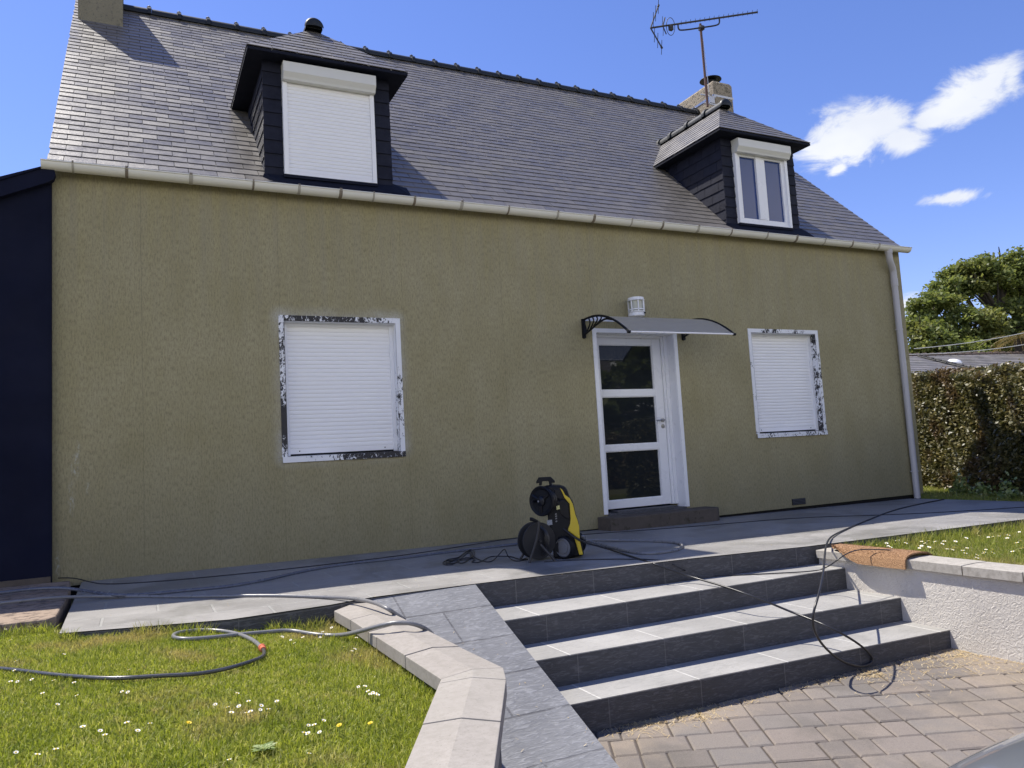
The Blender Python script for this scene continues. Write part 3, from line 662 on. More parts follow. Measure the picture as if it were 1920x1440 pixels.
# ---- front door
g = MB()
g.box(4.714, 4.764, -.012, .16, .145, 2.275, ch=.003); g.box(5.866, 5.916, -.012, .0, .145, 2.275, ch=.003); g.box(4.764, 5.866, -.010, .0, 2.225, 2.273)
g.box(4.764, 4.866, .165, .235, .18, 2.222, ch=.004)
g.box(5.790, 5.862, .150, .235, .18, 2.222, ch=.004); g.box(5.818, 5.862, .128, .150, .18, 2.222, ch=.003); g.box(4.868, 5.788, .150, .235, 2.195, 2.222)
g.box(5.8605, 5.8655, .0, .15, .13, 2.222); g.box(4.766, 5.8603, .0, .15, 2.2225, 2.2245)
door = g.build('door', m_upvc, house, label='white front door with three stacked glass panes')
g = MB(); zc = [.185, .279, .849, .923, 1.490, 1.571, 2.113, 2.193]
g.box(4.868, 4.903, .170, .225, .185, 2.193, ch=.003); g.box(5.669, 5.786, .170, .225, .185, 2.193, ch=.003)
for a, b in ((zc[0], zc[1]), (zc[2], zc[3]), (zc[4], zc[5]), (zc[6], zc[7])): g.box(4.9032, 5.6688, .172, .225, a, b, ch=.003)
for a, b in ((zc[1], zc[2]), (zc[3], zc[4]), (zc[5], zc[6])):
    g.box(4.9035, 4.911, .182, .200, a, b); g.box(5.661, 5.6685, .182, .200, a, b); g.box(4.9112, 5.6608, .182, .200, a, a + .008); g.box(4.9112, 5.6608, .182, .200, b - .008, b)
g.build('leaf', m_upvc, door)
for a, b in ((zc[1], zc[2]), (zc[3], zc[4]), (zc[5], zc[6])):
    g = MB(); g.box(4.9034, 5.6686, .200, .212, a, b); g.build('pane', m_glass, door)
g = MB(); g.lathe((5.745, .17, 1.195), (0, -1, 0), [(0, .026), (.008, .026), (.01, .01), (.045, .01)], 16); g.tube(chaikin([(5.748, .125, 1.195), (5.70, .12, 1.197), (5.66, .125, 1.193), (5.635, .13, 1.188)], 2), .0095, 8)
g.lathe((5.745, .17, 1.12), (0, -1, 0), [(0, .026), (.008, .025), (.009, .008), (.014, .008)], 16); g.build('handle', m_metal, door, smooth=True)
g = MB(); g.box(4.766, 5.864, -.02, .24, .02, .150); g.box(4.90, 5.75, .0, .165, .1505, .168); g.build('threshold', m_riser, door)
# ventilation grille
g = MB(); g.box(7.565, 7.80, -.004, .0, .028, .108)
gr = g.build('vent_grille', m_dark, house)
g = MB()
for i in range(4): z = .036 + i * .0185; g.hexa([(7.57, -.014, z), (7.795, -.014, z), (7.795, -.006, z + .008), (7.57, -.006, z + .008)], [(7.57, -.014, z + .004), (7.795, -.014, z + .004), (7.795, -.006, z + .012), (7.57, -.006, z + .012)])
g.build('louvre', M('grille_grey', (.06, .06, .06), .6), gr)

# ---- dormers
def dormer(c, kind, lab):
    hw, he = .64, .80; yb = lambda z: -.05 + (z - 3.582) * 1.0104
    g = MB()
    g.quad((c - hw + .012, .06, 3.6), (c + hw - .012, .06, 3.6), (c + hw - .012, .06, 4.9), (c - hw + .012, .06, 4.9))
    for s in (-1, 1):
        X = c + s * (hw - .012); g.face([(X, .06, 3.60), (X, .06, 4.9), (X, yb(4.9) + .05, 4.9)])
    body = g.build('dormer', m_navyp, house, label=lab)
    g = MB()
    for s in (-1, 1):                     # cheeks, front jambs
        if s < 0: O = (c - hw + .012, yb(4.86), 3.64); U = (0, -1, 0); L0 = yb(4.86) - .05; g.slates(O, U, (0, 0, 1), [(L0, 0), (L0, 1.24), (0, 1.24)][::1], .135, .27, .006, .012)
        else: O = (c + hw - .012, .05, 3.64); L0 = yb(4.86) - .05; g.slates(O, (0, 1, 0), (0, 0, 1), [(0, 0), (L0, 1.24), (0, 1.24)], .135, .27, .006, .012)
        x0, x1 = (c - hw - .004, c - .462) if s < 0 else (c + .462, c + hw + .004)
        g.slates((x0, .056, 3.66), (1, 0, 0), (0, 0, 1), [(0, 0), (x1 - x0, 0), (x1 - x0, 1.22), (0, 1.22)], .138, .40, .007, .016, gap=.0)
    g.box(c - .462, c + .462, -.005, .055, 4.845, 4.895)
    g.build('cladding', m_navy, body)
    # apron below the window, flaring over the slates
    g = MB(); g.hexa([(c - hw - .03, .05, 3.655), (c - hw - .03, -.06, 3.60), (c + hw + .17, -.06, 3.60), (c + hw + .17, .09, 3.74)], [(c - hw - .01, .05, 3.725), (c - hw + .10, -.045, 3.632), (c + hw + .14, -.045, 3.632), (c + hw + .02, .07, 3.765)])
    g.box(c - .47, c + .47, -.005, .06, 3.69, 3.722); g.build('apron', m_navyp, body)
    # hipped roof
    y0, ze, ya, zr_ = -.13, 4.912, .70, 5.665; B = (c, yb(zr_) + .02, zr_); A = (c, ya, zr_); FL, FR = (c - he, y0, ze), (c + he, y0, ze); BL, BR = (c - he, yb(ze) + .02, ze), (c + he, yb(ze) + .02, ze)
    g = MB()
    Vf = Vector((0, ya - y0, zr_ - ze)); g.slates(FL, (1, 0, 0), Vf, [(0, 0), (2 * he, 0), (he, Vf.length)], .112, .24, .007, .010, gap=.005)
    Vs = Vector((he, 0, zr_ - ze)); D = BL[1] - y0
    g.slates(BL, (0, -1, 0), Vs, [(0, 0), (D, 0), (D - (ya - y0), Vs.length), (-(B[1] - BL[1]), Vs.length)], .112, .24, .007, .010, gap=.005)
    Vs2 = Vector((-he, 0, zr_ - ze)); g.slates(FR, (0, 1, 0), Vs2, [(0, 0), (D, 0), (B[1] - y0, Vs.length), (ya - y0, Vs.length)], .112, .24, .007, .010, gap=.005)
    for T in ((FL, FR, A), (BL, FL, A, B), (FR, BR, B, A)): g.face([Vector(p) - Vector((0, 0, .012)) for p in T])
    rf = g.build('dormer_roof', m_slate_d, body)
    g = MB(); zz = ze - .035; q = lambda p, d=0: (p[0], p[1], zz)
    g.hexa([q(FL), q(FR), q(BR), q(BL)], [(p[0], p[1], ze - .008) for p in (FL, FR, BR, BL)]); g.build('soffit', m_navyp, body)
    # ridge tiles with a rounded end cap
    g = MB(); y = ya - .12; R = .092
    while y < B[1] - .02:
        y2 = min(y + .40, B[1])
        for rr, a, b in ((R, y, y2), (R + .022, y2 - .06, y2 - .005)):
            pr = [(c - rr * math.cos(t), zr_ - .03 + rr * math.sin(t)) for t in np.linspace(-.15, math.pi + .15, 13)]; n = len(pr)
            V = [(x, a, z) for x, z in pr] + [(x, b, z) for x, z in pr]; g.add(V, [(i + 1, i, n + i, n + i + 1) for i in range(n - 1)] + [tuple(range(n)), tuple(reversed(range(n, 2 * n)))])
        y = y2
    for k in range(5):
        t0, t1 = k / 5 * 1.5, (k + 1) / 5 * 1.5
        pass
    pr = [(math.cos(t), math.sin(t)) for t in np.linspace(-.1, math.pi + .1, 15)]; V = []; F = []
    for k in range(5):
        ph = k / 4 * math.pi / 2; rr = (R + .012) * (.25 + .75 * math.cos(ph) ** .5 if k < 4 else .2); yy = ya - .12 - .05 * math.sin(ph)
        V += [(c - rr * a, yy, zr_ - .03 + rr * b) for a, b in pr]
    for k in range(4):
        for i in range(14): F.append((k * 15 + i, k * 15 + i + 1, (k + 1) * 15 + i + 1, (k + 1) * 15 + i))
    F.append(tuple(range(60, 75))); g.add(V, F)
    g.build('dormer_ridge', m_ridge, body, smooth=True)
    # window with shutter box
    g = MB()
    pr = [(.05, 4.845), (-.075, 4.845), (-.088, 4.835), (-.088, 4.735), (-.060, 4.690), (-.052, 4.668), (.05, 4.668)]
    g.extrude(pr + [pr[0]], c - .460, c + .468); g.build('shutter_box', m_shutb, body)
    g = MB(); g.box(c - .460, c - .418, -.004, .052, 3.722, 4.667, ch=.003); g.box(c + .420, c + .462, -.004, .052, 3.722, 4.667, ch=.003)
    if kind == 'shut':
        shutter_slats(g, c - .417, c + .419, 3.760, 4.667, .012, .038); g.box(c - .417, c + .419, .006, .03, 3.724, 3.759); g.build('roller_shutter', m_shut, body)
    else:
        g.box(c - .4178, c + .4198, .005, .04, 3.722, 3.745); g.box(c - .4178, c + .4198, .016, .052, 3.746, 3.80, ch=.003)
        g.box(c - .4178, c - .365, .02, .052, 3.801, 4.667, ch=.003); g.box(c + .365, c + .4198, .02, .052, 3.801, 4.667, ch=.003)
        g.box(c - .088, c - .002, .012, .052, 3.801, 4.667, ch=.003); g.box(c + .002, c + .070, .018, .052, 3.801, 4.667, ch=.003); g.box(c - .364, c - .089, .022, .052, 4.64, 4.667); g.box(c + .071, c + .364, .022, .052, 4.64, 4.667)
        g.build('window_frame', m_upvc, body)
        g = MB(); g.quad((c - .37, .045, 3.79), (c + .37, .045, 3.79), (c + .37, .045, 4.67), (c - .37, .045, 4.67)); g.build('glazing', m_glassb, body)
dormer(1.78, 'shut', 'left dormer with its white roller shutter fully closed')
dormer(7.56, 'open', 'right dormer with a bare two-pane window')
# ================================================================ ANNEX
ax = thing('annex', 'dark navy lean-to building joined to the left end of the house', 'annex', (-2.6, -.05, 0))
tl = lambda x: 3.385 - .47 * (-.64 - x)
g = MB(); P = [(-4.6, 0), (-.642, 0), (-.642, tl(-.642) + .06), (-4.6, tl(-4.6) + .06)]
g.hexa([(x, -.06, z) for x, z in P], [(x, 5.0, z) for x, z in P]); g.box(-.645, -.636, -.064, .0, .06, 3.36, 0); g.build('wall', m_annex, ax)
g = MB(); P = [(-4.9, tl(-4.9)), (-.655, tl(-.655)), (-.615, tl(-.615) + .01), (-.600, tl(-.6) + .05), (-.612, tl(-.6) + .10), (-.65, tl(-.65) + .135), (-4.9, tl(-4.9) + .135)]
g.hexa([(x, -.13, z) for x, z in P], [(x, -.062, z) for x, z in P]); rf = g.build('fascia', m_annex, ax)
g = MB(); x = -.70
while x > -4.9:
    a, b = x, x - .34; g.hexa([(a, -.145, tl(a) + .136), (b, -.145, tl(b) + .136), (b, 5.1, tl(b) + .136), (a, 5.1, tl(a) + .136)], [(a, -.145, tl(a) + .150), (b, -.145, tl(b) + .168), (b, 5.1, tl(b) + .168), (a, 5.1, tl(a) + .150)]); x -= .33
g.build('roof', m_annex, ax)
g = MB(); g.box(-4.6, -.642, -.075, -.0605, -.1, .10); g.build('plinth', m_step, ax)
# worn concrete slab in front of it
g = MB(); random.seed(3)
top = [(-5.5, .35), (-.505, .12), (-.470, -.5), (-.452, -1.2), (-.455, -1.9), (-.50, -1.99), (-.9, -1.96), (-1.4, -1.99), (-5.5, -2.0)]
top = [(x, min(y, -.065), .052) for x, y in top]
g.hexa([(x, y, -.2) for x, y, z in top][::-1], top[::-1]); s_ = g.build('concrete_slab', m_slab, None, bevel=.012, label='rough brown concrete slab in front of the navy annex', category='slab')

# doorstep
g = MB(); P = [(4.62, .0), (4.64, -.24), (4.72, -.30), (6.08, -.30), (6.15, -.25), (6.16, .0)]
g.hexa([(x, y, -.06) for x, y in P][::-1], [(x, y, .128) for x, y in P][::-1]); g.build('doorstep', m_step, None, bevel=.010, label='brown concrete doorstep below the white front door', category='doorstep')

# ================================================================ LOW WALLS
def coping_wall(name, label, pathL, pathR, joints, zt_, th, mat_c, mat_w, inset, zb, crown=.016):
    """pathL/pathR: matching edge points of the coping; joints: parameter list"""
    t = thing(name, label, 'wall', (pathL[0][0], pathL[0][1], zb))
    def at(p, s):
        i = min(int(s), len(p) - 2); f = s - i; return Vector((p[i][0] * (1 - f) + p[i + 1][0] * f, p[i][1] * (1 - f) + p[i + 1][1] * f, 0))
    for a, b in zip(joints, joints[1:]):
        g = MB(); g.cur = random.random(); e = .0035 / max(.3, (at(pathL, b) - at(pathL, a)).length) * (b - a)
        L0, R0, L1, R1 = at(pathL, a + e), at(pathR, a + e), at(pathL, b - e), at(pathR, b - e)
        dz = random.uniform(-.002, .002); V = []
        for L_, R_ in ((L0, R0), (L1, R1)):
            mid = (L_ + R_) / 2
            for p, z in ((L_, zt_ + dz), (mid, zt_ + crown + dz), (R_, zt_ + dz), (R_, zt_ - th), (L_, zt_ - th)): V.append((p.x, p.y, z))
        g.add(V, [(0, 1, 6, 5), (1, 2, 7, 6), (2, 3, 8, 7), (3, 4, 9, 8), (4, 0, 5, 9), (4, 3, 2, 1, 0), (5, 6, 7, 8, 9)])
        bm_ = g.build('coping_slab', mat_c, t, bevel=.003)
    g = MB(); n = len(pathL); lo, hi = [], []
    for i in range(n - 1):
        q = []
        for k in (i, i + 1):
            L_, R_ = Vector((*pathL[k], 0)), Vector((*pathR[k], 0)); d = (R_ - L_).normalized(); q.append((L_ + d * inset, R_ - d * inset))
        (a, b), (c, d) = q
        g.hexa([(a.x, a.y, zb), (b.x, b.y, zb), (d.x, d.y, zb), (c.x, c.y, zb)], [(a.x, a.y, zt_ - th), (b.x, b.y, zt_ - th), (d.x, d.y, zt_ - th), (c.x, c.y, zt_ - th)])
    g.build('wall_body', mat_w, t); return t
pL = [(1.075, -2.60), (1.091, -2.947), (1.092, -3.475), (1.096, -3.94), (1.100, -4.40), (1.073, -4.45), (.858, -4.865), (.60, -5.36), (.33, -5.88), (.06, -6.40)]
pR = [(1.335, -2.475), (1.346, -2.961), (1.355, -3.481), (1.362, -3.944), (1.377, -4.405), (1.312, -4.57), (1.089, -4.997), (.83, -5.49), (.56, -6.01), (.29, -6.53)]
coping_wall('low_wall', 'low wall with pale stone coping between the left lawn and the ramp', pL, pR, [0, 1, 1.72, 2, 3, 4, 5, 6, 7, 8, 9], -.02, .062, m_cop, M('ramp_side_wall', (.10, .10, .105), .9, 0, .2, 5, .4, 60), .035, -.95)
pL = [(5.035, -2.70), (5.035, -3.46), (5.025, -3.97), (5.03, -4.37), (5.02, -4.90), (5.0, -5.45), (4.98, -6.0), (4.95, -6.6), (4.93, -7.2)]
pR = [(5.315, -2.70)] + [(a + .275, b) for a, b in pL[1:]]
rw = coping_wall('retaining_wall', 'rough white rendered wall with grey coping to the right of the steps', pL, pR, [0, 1, 2, 3, 4, 5, 6, 7, 8], -.05, .066, m_cop2, m_white, .03, -.95, .004)
# coir mat folded over the coping
g = MB(); nx, ny = 14, 40; rows = []
prof = [(5.36, -.060), (5.30, -.035), (5.22, -.024), (5.14, -.022), (5.07, -.024), (5.035, -.032), (5.015, -.056), (5.008, -.092), (5.006, -.118)]
for k in range(ny + 1):
    y = -2.82 - .74 * k / ny; f = (k / ny); row = []
    cut = 3.2 + 5 * min(1, f * 2.2)
    for j, (x, z) in enumerate(prof): 
        jj = min(j, cut); a = int(min(jj, len(prof) - 2)); fr = jj - a; xx = prof[a][0] * (1 - fr) + prof[a + 1][0] * fr; zz = prof[a][1] * (1 - fr) + prof[a + 1][1] * fr
        row.append((xx, y - .10 * (xx - 5.0) * -1.2 + random.uniform(-.003, .003), zz + random.uniform(-.002, .002)))
    rows.append(row)
n = len(prof); V = [p for r_ in rows for p in r_]; F = [(i * n + j, i * n + j + 1, (i + 1) * n + j + 1, (i + 1) * n + j) for i in range(ny) for j in range(n - 1)]
g.add(V, F); ob = g.build('doormat', m_coir, None, label='orange brown coir mat folded over the coping of the white wall', category='doormat')
sm = ob.modifiers.new('solid', 'SOLIDIFY'); sm.thickness = .012; sm.offset = 1
# coir fringe
N_ = 5000; ii = rng.integers(0, ny, N_); jj = rng.integers(0, n - 1, N_); Vn = np.array(rows); fr = rng.random((N_, 2))
p = Vn[ii, jj] * (1 - fr[:, :1]) + Vn[ii, jj + 1] * fr[:, :1]; p = p + (Vn[ii + 1, jj] - Vn[ii, jj]) * fr[:, 1:]
d = rng.normal(0, .006, (N_, 3)); d[:, 2] = np.abs(d[:, 2]) + .006; d[:, 0] -= .006; p = p + np.array([-.004, 0, .008]); w_ = rng.normal(0, 1, (N_, 3)); w_ /= np.linalg.norm(w_, axis=1)[:, None]; w_ *= .0012
V = np.stack([p - w_, p + w_, p + d], 1).reshape(-1, 3)
fast('mat_fibre', V, np.full(N_, 3), np.arange(3 * N_), m_coir, np.repeat(rng.random(N_), 3), parent=ob)

# ================================================================ CANOPY, LAMP, ANTENNA
cn = thing('door_canopy', 'curved frosted canopy on black brackets over the front door', 'canopy', (5.3, 0, 2.15))
cp = [(-.004, 2.356), (-.12, 2.366), (-.26, 2.362), (-.40, 2.338), (-.54, 2.292), (-.66, 2.236), (-.78, 2.163), (-.89, 2.083)]
cpp = chaikin([(0, a, b) for a, b in cp], 2)
g = MB(); pr = [(p.y, p.z) for p in cpp]; g.extrude(pr, 4.60, 6.005, caps=False); g.build('sheet', m_canopy, cn, smooth=True)
g = MB(); g.tube([(4.60, -.893, 2.078), (6.01, -.893, 2.078)], .011, 8, ab=(1, .8)); g.build('front_rail', m_upvc, cn)
for x0 in (4.578, 5.995):
    g = MB()
    g.hexa([(x0, -.034, 2.165), (x0 + .036, -.034, 2.165), (x0 + .036, -.001, 2.165), (x0, -.001, 2.165)], [(x0, -.034, 2.375), (x0 + .036, -.034, 2.375), (x0 + .036, -.001, 2.375), (x0, -.001, 2.375)])
    g.lathe((x0 + .018, -.001, 2.165), (0, -1, 0), [(0, .018), (.033, .018)], 14)
    g.tube([(x0 + .018, p.y, p.z + .004) for p in cpp], .014, 8, ab=(1.0, .9))
    low = chaikin([(x0 + .018, -.03, 2.19), (x0 + .018, -.16, 2.225), (x0 + .018, -.34, 2.272), (x0 + .018, -.48, 2.297), (x0 + .018, -.60, 2.262)], 2); g.tube(low, .011, 8)
    for (a, b, c, d) in ((-.035, 2.33, -.075, 2.21), (-.14, 2.36, -.085, 2.215), (-.22, 2.36, -.15, 2.23), (-.30, 2.355, -.22, 2.245), (-.38, 2.342, -.30, 2.262)):
        g.tube(chaikin([(x0 + .018, a, b), (x0 + .018, a - .028, (b + d) / 2 + .012), (x0 + .018, c, d)], 2), .0085, 6)
    g.lathe((x0 + .002, -.897, 2.077), (1, 0, 0), [(0, .016), (.032, .016)], 12)
    g.build('bracket', m_black, cn, smooth=True)
lp = thing('wall_lamp', 'white cylindrical cage lamp on the wall above the door canopy', 'wall lamp', (5.275, 0, 2.4))
L_ = (5.275, -.115, 0); g = MB()
for z0, R, h in ((2.402, .078, .006), (2.408, .092, .04), (2.452, .1, .008), (2.475, .098, .012), (2.588, .102, .010), (2.600, .094, .024), (2.624, .07, .006)):
    g.lathe((5.275, -.115, z0), (0, 0, 1), [(0, R), (h, R)], 24)
for a in (20, 75, 130, 200, 250, 300, 340): t_ = math.radians(a); g.box(*(lambda x, y: (x - .007, x + .007, y - .004, y + .004))(5.275 + .092 * math.cos(t_), -.115 + .092 * math.sin(t_)), 2.45, 2.595)
g.box(5.235, 5.315, -.03, .0, 2.42, 2.60); g.build('cage', m_upvc, lp, smooth=True)
g = MB(); g.lathe((5.275, -.115, 2.448), (0, 0, 1), [(0, .08), (.145, .08)], 24); g.build('glass', m_amber, lp, smooth=True)
g = MB(); g.box(5.315, 5.332, -.215, -.203, 2.425, 2.442); g.build('sensor', m_dark, lp)

an = thing('antenna', 'rusty television antenna on a thin mast fixed to the right chimney', 'antenna', (9.29, 2.86, 7.0))
g = MB(); g.tube([(9.29, 2.86, 6.92), (9.262, 2.845, 8.47)], .023, 10); g.build('mast', M('rusted_tube', (.13, .075, .06), .7, .3, .5, 14), an, smooth=True)
b0, b1 = Vector((8.51, 3.32, 8.5)), Vector((10.04, 2.21, 8.5)); bd = (b1 - b0).normalized(); pp = Vector((-bd.y, bd.x, 0))
g = MB(); g.tube([b0, b1], .017, 8); g.build('boom', m_steel, an)
m1 = b0 + bd * .42; m2 = b0 + bd * .92; dz = Vector((0, 0, 1))
g = MB(); g.tube(chaikin([b0 + bd * .49, b0 + bd * .49 - dz * .10, b0 + bd * .54 - dz * .135, b0 + bd * .95 - dz * .135, b0 + bd * 1.17 - dz * .135, b0 + bd * 1.22 - dz * .10, b0 + bd * 1.22], 2), .014, 8)
c_ = Vector((9.262, 2.845, 8.42)); g.box(c_.x - .03, c_.x + .05, c_.y - .05, c_.y + .03, 8.35, 8.42); g.build('stay', m_steel, an, smooth=True)
g = MB()
for s in (1, -1):
    a = b0 + bd * .0; e = b0 + bd * .17 + dz * (.40 * s); g.tube([a, e], .013, 8); g.lathe(e, (e - a), [(-.02, .02), (.02, .02)], 8)
    for f in (.35, .65, 1.0): q = a.lerp(e, f); g.tube([q - pp * .26, q + pp * .26], .0055, 6)
g.build('reflector', m_steel, an)
g = MB()
for k in range(17): q = b0 + bd * (.55 + k * .083); h = .055; g.tube([q - pp * h + dz * .02, q + pp * h + dz * .02], .004, 5); g.tube([q - dz * .035, q + dz * .035], .003, 5)
for s in (-1, 1): q = b0 + bd * .22; g.tube([q, q + bd * .05 + dz * .16 * s], .011, 6); g.tube([q + dz * .10 * s - pp * .15, q + dz * .1 * s + pp * .15], .005, 5)
lpp = [b0 + bd * .36 + Vector((0, 0, 0)) + (bd * .075 * math.cos(t) + dz * .17 * math.sin(t)) + pp * .05 for t in np.linspace(0, 2 * math.pi, 21)]; g.tube(lpp, .006, 6)
q = b0 + bd * .36 - dz * .05; g.box(q.x - .035, q.x + .035, q.y - .03, q.y + .03, q.z - .05, q.z + .04); g.build('element', m_steel, an)
g = MB(); g.box(9.27, 9.61, 2.975, 2.995, 7.19, 7.215); g.box(9.29, 9.60, 2.94, 2.96, 7.02, 7.045); g.tube([(9.30, 2.86, 7.2), (9.55, 2.99, 7.2)], .012, 6); g.box(9.42, 9.53, 2.93, 3.01, 7.05, 7.17)
g.tube(chaikin([(9.30, 2.85, 8.2), (9.33, 2.84, 7.4), (9.34, 2.86, 7.0), (9.40, 2.92, 6.85), (9.44, 2.9, 6.72)], 2), .005, 5); g.build('clamp', m_metal, an)

# ================================================================ PRESSURE WASHER AND CABLE REEL
WO = Vector((3.19, -1.70, tz(3.2))); th_ = math.radians(-29.5)
LX = Vector((math.cos(th_), math.sin(th_), 0)); LY = Vector((-math.sin(th_), math.cos(th_), 0)); LZ = Vector((0, 0, 1))
K = .000635
def wp(X, Y, d=0.0): return tuple(WO + LX * ((X - 800) * K) + LZ * ((1205 - Y) * K) + LY * d)
def panel(g, pts, d0, d1, mat=0): g.hexa([wp(x, y, d1) for x, y in pts][::-1], [wp(x, y, d0) for x, y in pts][::-1], mat)
m_hub = M('hub_grey', (.16, .165, .18), .45)
wa = thing('pressure_washer', 'black and yellow pressure washer with hose reel standing on the terrace', 'pressure washer', tuple(WO))
g = MB(); panel(g, [(655, 700), (640, 330), (690, 255), (830, 262), (905, 290), (935, 345), (950, 405), (1000, 500), (1022, 640), (1052, 760), (1062, 900), (1090, 1050), (1093, 1175), (960, 1190), (700, 1195), (690, 900)], -.11, .16)
body = g.build('body', m_black, wa, bevel=.014)
g = MB(); panel(g, [(780, 470), (870, 440), (935, 510), (940, 690), (905, 700), (830, 640)], -.119, -.09); panel(g, [(760, 300), (850, 300), (900, 420), (850, 440), (760, 420)], -.117, -.09); g.build('side_panel', m_blackg, wa, bevel=.006)
g = MB(); panel(g, [(835, 285), (868, 318), (900, 385), (955, 428), (992, 505), (1018, 650), (1040, 720), (1056, 800), (1054, 960), (1000, 925), (905, 842), (940, 760), (950, 690), (950, 500), (890, 425), (862, 350)], -.128, .17)
panel(g, [(982, 935), (1050, 968), (1082, 1162), (1032, 1162)], -.127, .17); g.build('yellow_cover', m_yellow, wa, bevel=.006)
g = MB(); hp_ = [(560, 250), (565, 215), (528, 222), (528, 195), (560, 143), (722, 143), (775, 200), (775, 224), (732, 222), (735, 255), (700, 255), (692, 205), (680, 196), (615, 196), (605, 205), (598, 250)]
panel(g, hp_, -.06, .02); g.build('handle', m_black, wa, bevel=.004)
g = MB(); g.lathe(wp(730, 278, -.02), (0, 0, 1), [(0, .010), (.03, .010)], 12); g.build('release_knob', m_grey, wa)
g = MB(); nrm = (LX * -.58 - LY * .81); c_ = Vector(wp(640, 448, -.08))
g.lathe(c_, nrm, [(-.06, .118), (-.045, .125), (-.038, .118), (-.036, .085), (.050, .085), (.052, .118), (.06, .126), (.072, .118), (.066, .10), (.060, .095)], 40)
g.build('hose_reel', m_black, wa, smooth=True)
g = MB()
for k in range(8): g.tube([c_ + nrm * (-.032 + .0115 * k) + ((LX * .81 - LY * .58) * math.cos(t) + LZ * math.sin(t)) * (.094 + .004 * (k % 2)) for t in np.linspace(0, 2 * math.pi, 33)], .0062, 6)
g.build('wound_hose', m_rubber, wa, smooth=True)
g = MB(); g.lathe(c_ + nrm * .055, nrm, [(0, .045), (.02, .04), (.028, .018)], 20)
e1 = LX * .81 - LY * .58
for a in (35, 150, 265): d = e1 * math.cos(math.radians(a)) + LZ * math.sin(math.radians(a)); g.tube([c_ + nrm * .063, c_ + nrm * .062 + d * .10], .013, 8)
g.tube([c_ + nrm * .07 - e1 * .055, c_ + nrm * .115 - e1 * .055], .012, 10); g.build('crank', m_blackg, wa, smooth=True)
g = MB(); q = c_ + nrm * .085 - e1 * .068; g.lathe(q, nrm, [(0, .009), (.008, .008)], 12); g.build('crank_cap', m_grey, wa); g = MB(); q = c_ + nrm * .085 - e1 * .012; g.lathe(q, nrm, [(0, .008), (.004, .008)], 12); g.build('crank_cap', m_grey, wa)
wn = (-LX * .60 - LY * .80)
for (X, Y, dd) in ((850, 1066, -.125), (1010, 1060, .17)):
    c2 = Vector(wp(X, Y, dd)); c2.z = WO.z + .094
    g = MB(); g.lathe(c2, wn, [(-.02, .085), (-.015, .094), (.02, .094), (.028, .086), (.028, .078), (.016, .074)], 32); wh = g.build('wheel', m_black, wa, smooth=True)
    g = MB(); g.lathe(c2 + wn * .012, wn, [(0, .072), (.014, .076), (.017, .071), (.006, .068), (.006, .050), (.013, .046), (.014, .0)], 32, caps=False); g.build('hub', m_hub, wh, smooth=True)
def sticker(c, w_, h_, mt, wd_fn=None):
    g = MB(); g.hexa([tuple(Vector(p) + LY * .004) for p in (wp(c[0], c[1], c[2]), wp(c[0] + w_, c[1] - 8, c[2]), wp(c[0] + w_ + 4, c[1] + h_ - 8, c[2]), wp(c[0] + 4, c[1] + h_, c[2]))], [wp(c[0], c[1], c[2]), wp(c[0] + w_, c[1] - 8, c[2]), wp(c[0] + w_ + 4, c[1] + h_ - 8, c[2]), wp(c[0] + 4, c[1] + h_, c[2])]); return g.build('sticker', mt, wa)
def mat_sticker(nm, a, bcol):
    mt, t, b, o = new_mat(nm); c = t.obj(); n = t.noise(t.map(c, (1, 1, 3)), 130, 2); t.set(b, 'Base Color', t.mix(t.math('GREATER_THAN', n, .56), a, bcol)); b.inputs['Roughness'].default_value = .5; return mt
sticker((772, 522, -.126), 44, 48, mat_sticker('sticker_yellow', (.70, .68, .30), (.06, .06, .05)))
sticker((640, 702, -.116), 68, 66, mat_sticker('sticker_grey', (.34, .36, .40), (.06, .07, .09)))
for yy in (622, 650, 680, 716): sticker((752, yy, -.114), 20, 16, m_grey)
# inlet connector on the right foot
g = MB(); g.tube([wp(1085, 945, -.03), wp(1125, 960, -.04)], .017, 10); g.build('hose_connector', m_grey, wa, smooth=True)

cr = thing('cable_reel', 'black cable reel on a steel stand in front of the pressure washer', 'cable reel', (2.99, -1.80, tz(3)))
rn = (LX * .45 - LY * .893); rc = Vector(wp(520, 955, -.16)); rc.z = WO.z + .162
g = MB(); g.lathe(rc, rn, [(-.10, .146), (-.094, .150), (-.088, .146), (-.084, .10), (.0, .10), (.004, .146), (.010, .150), (.016, .147), (.014, .10), (.022, .06), (.024, .0)], 44, caps=False); g.build('drum', M('reel_grey_black', (.016, .017, .02), .5, 0, .3, 14), cr, smooth=True)
g = MB()
for k in range(7): a0 = k * .9; g.tube([rc + rn * (-.078 + .011 * k) + (e1 * math.cos(t) + LZ * math.sin(t)) * (.112 + .006 * (k % 3)) for t in np.linspace(0, 2 * math.pi, 33)], .0065, 6)
g.build('wound_cable', m_rubber, cr, smooth=True)
g = MB(); f = rc + rn * .045
g.tube(chaikin([wp(530, 690, -.24), wp(545, 720, -.24), wp(520, 860, -.25), wp(470, 1010, -.26), wp(400, 1180, -.28), wp(385, 1255, -.30), wp(340, 1262, -.30), wp(285, 1245, -.30)], 2), .0105, 8)
g.tube(chaikin([wp(548, 985, -.24), wp(610, 1060, -.25), wp(690, 1150, -.26), wp(740, 1225, -.27), wp(760, 1228, -.27)], 2), .0105, 8)
g.tube([tuple(f), tuple(rc - rn * .13)], .012, 8)
bk = rc - rn * .115; g.tube([tuple(bk), (bk.x - .10, bk.y + .05, WO.z + .01)], .0105, 8); g.tube([tuple(bk), (bk.x + .12, bk.y + .0, WO.z + .01)], .0105, 8); g.build('stand', m_steel, cr, smooth=True)
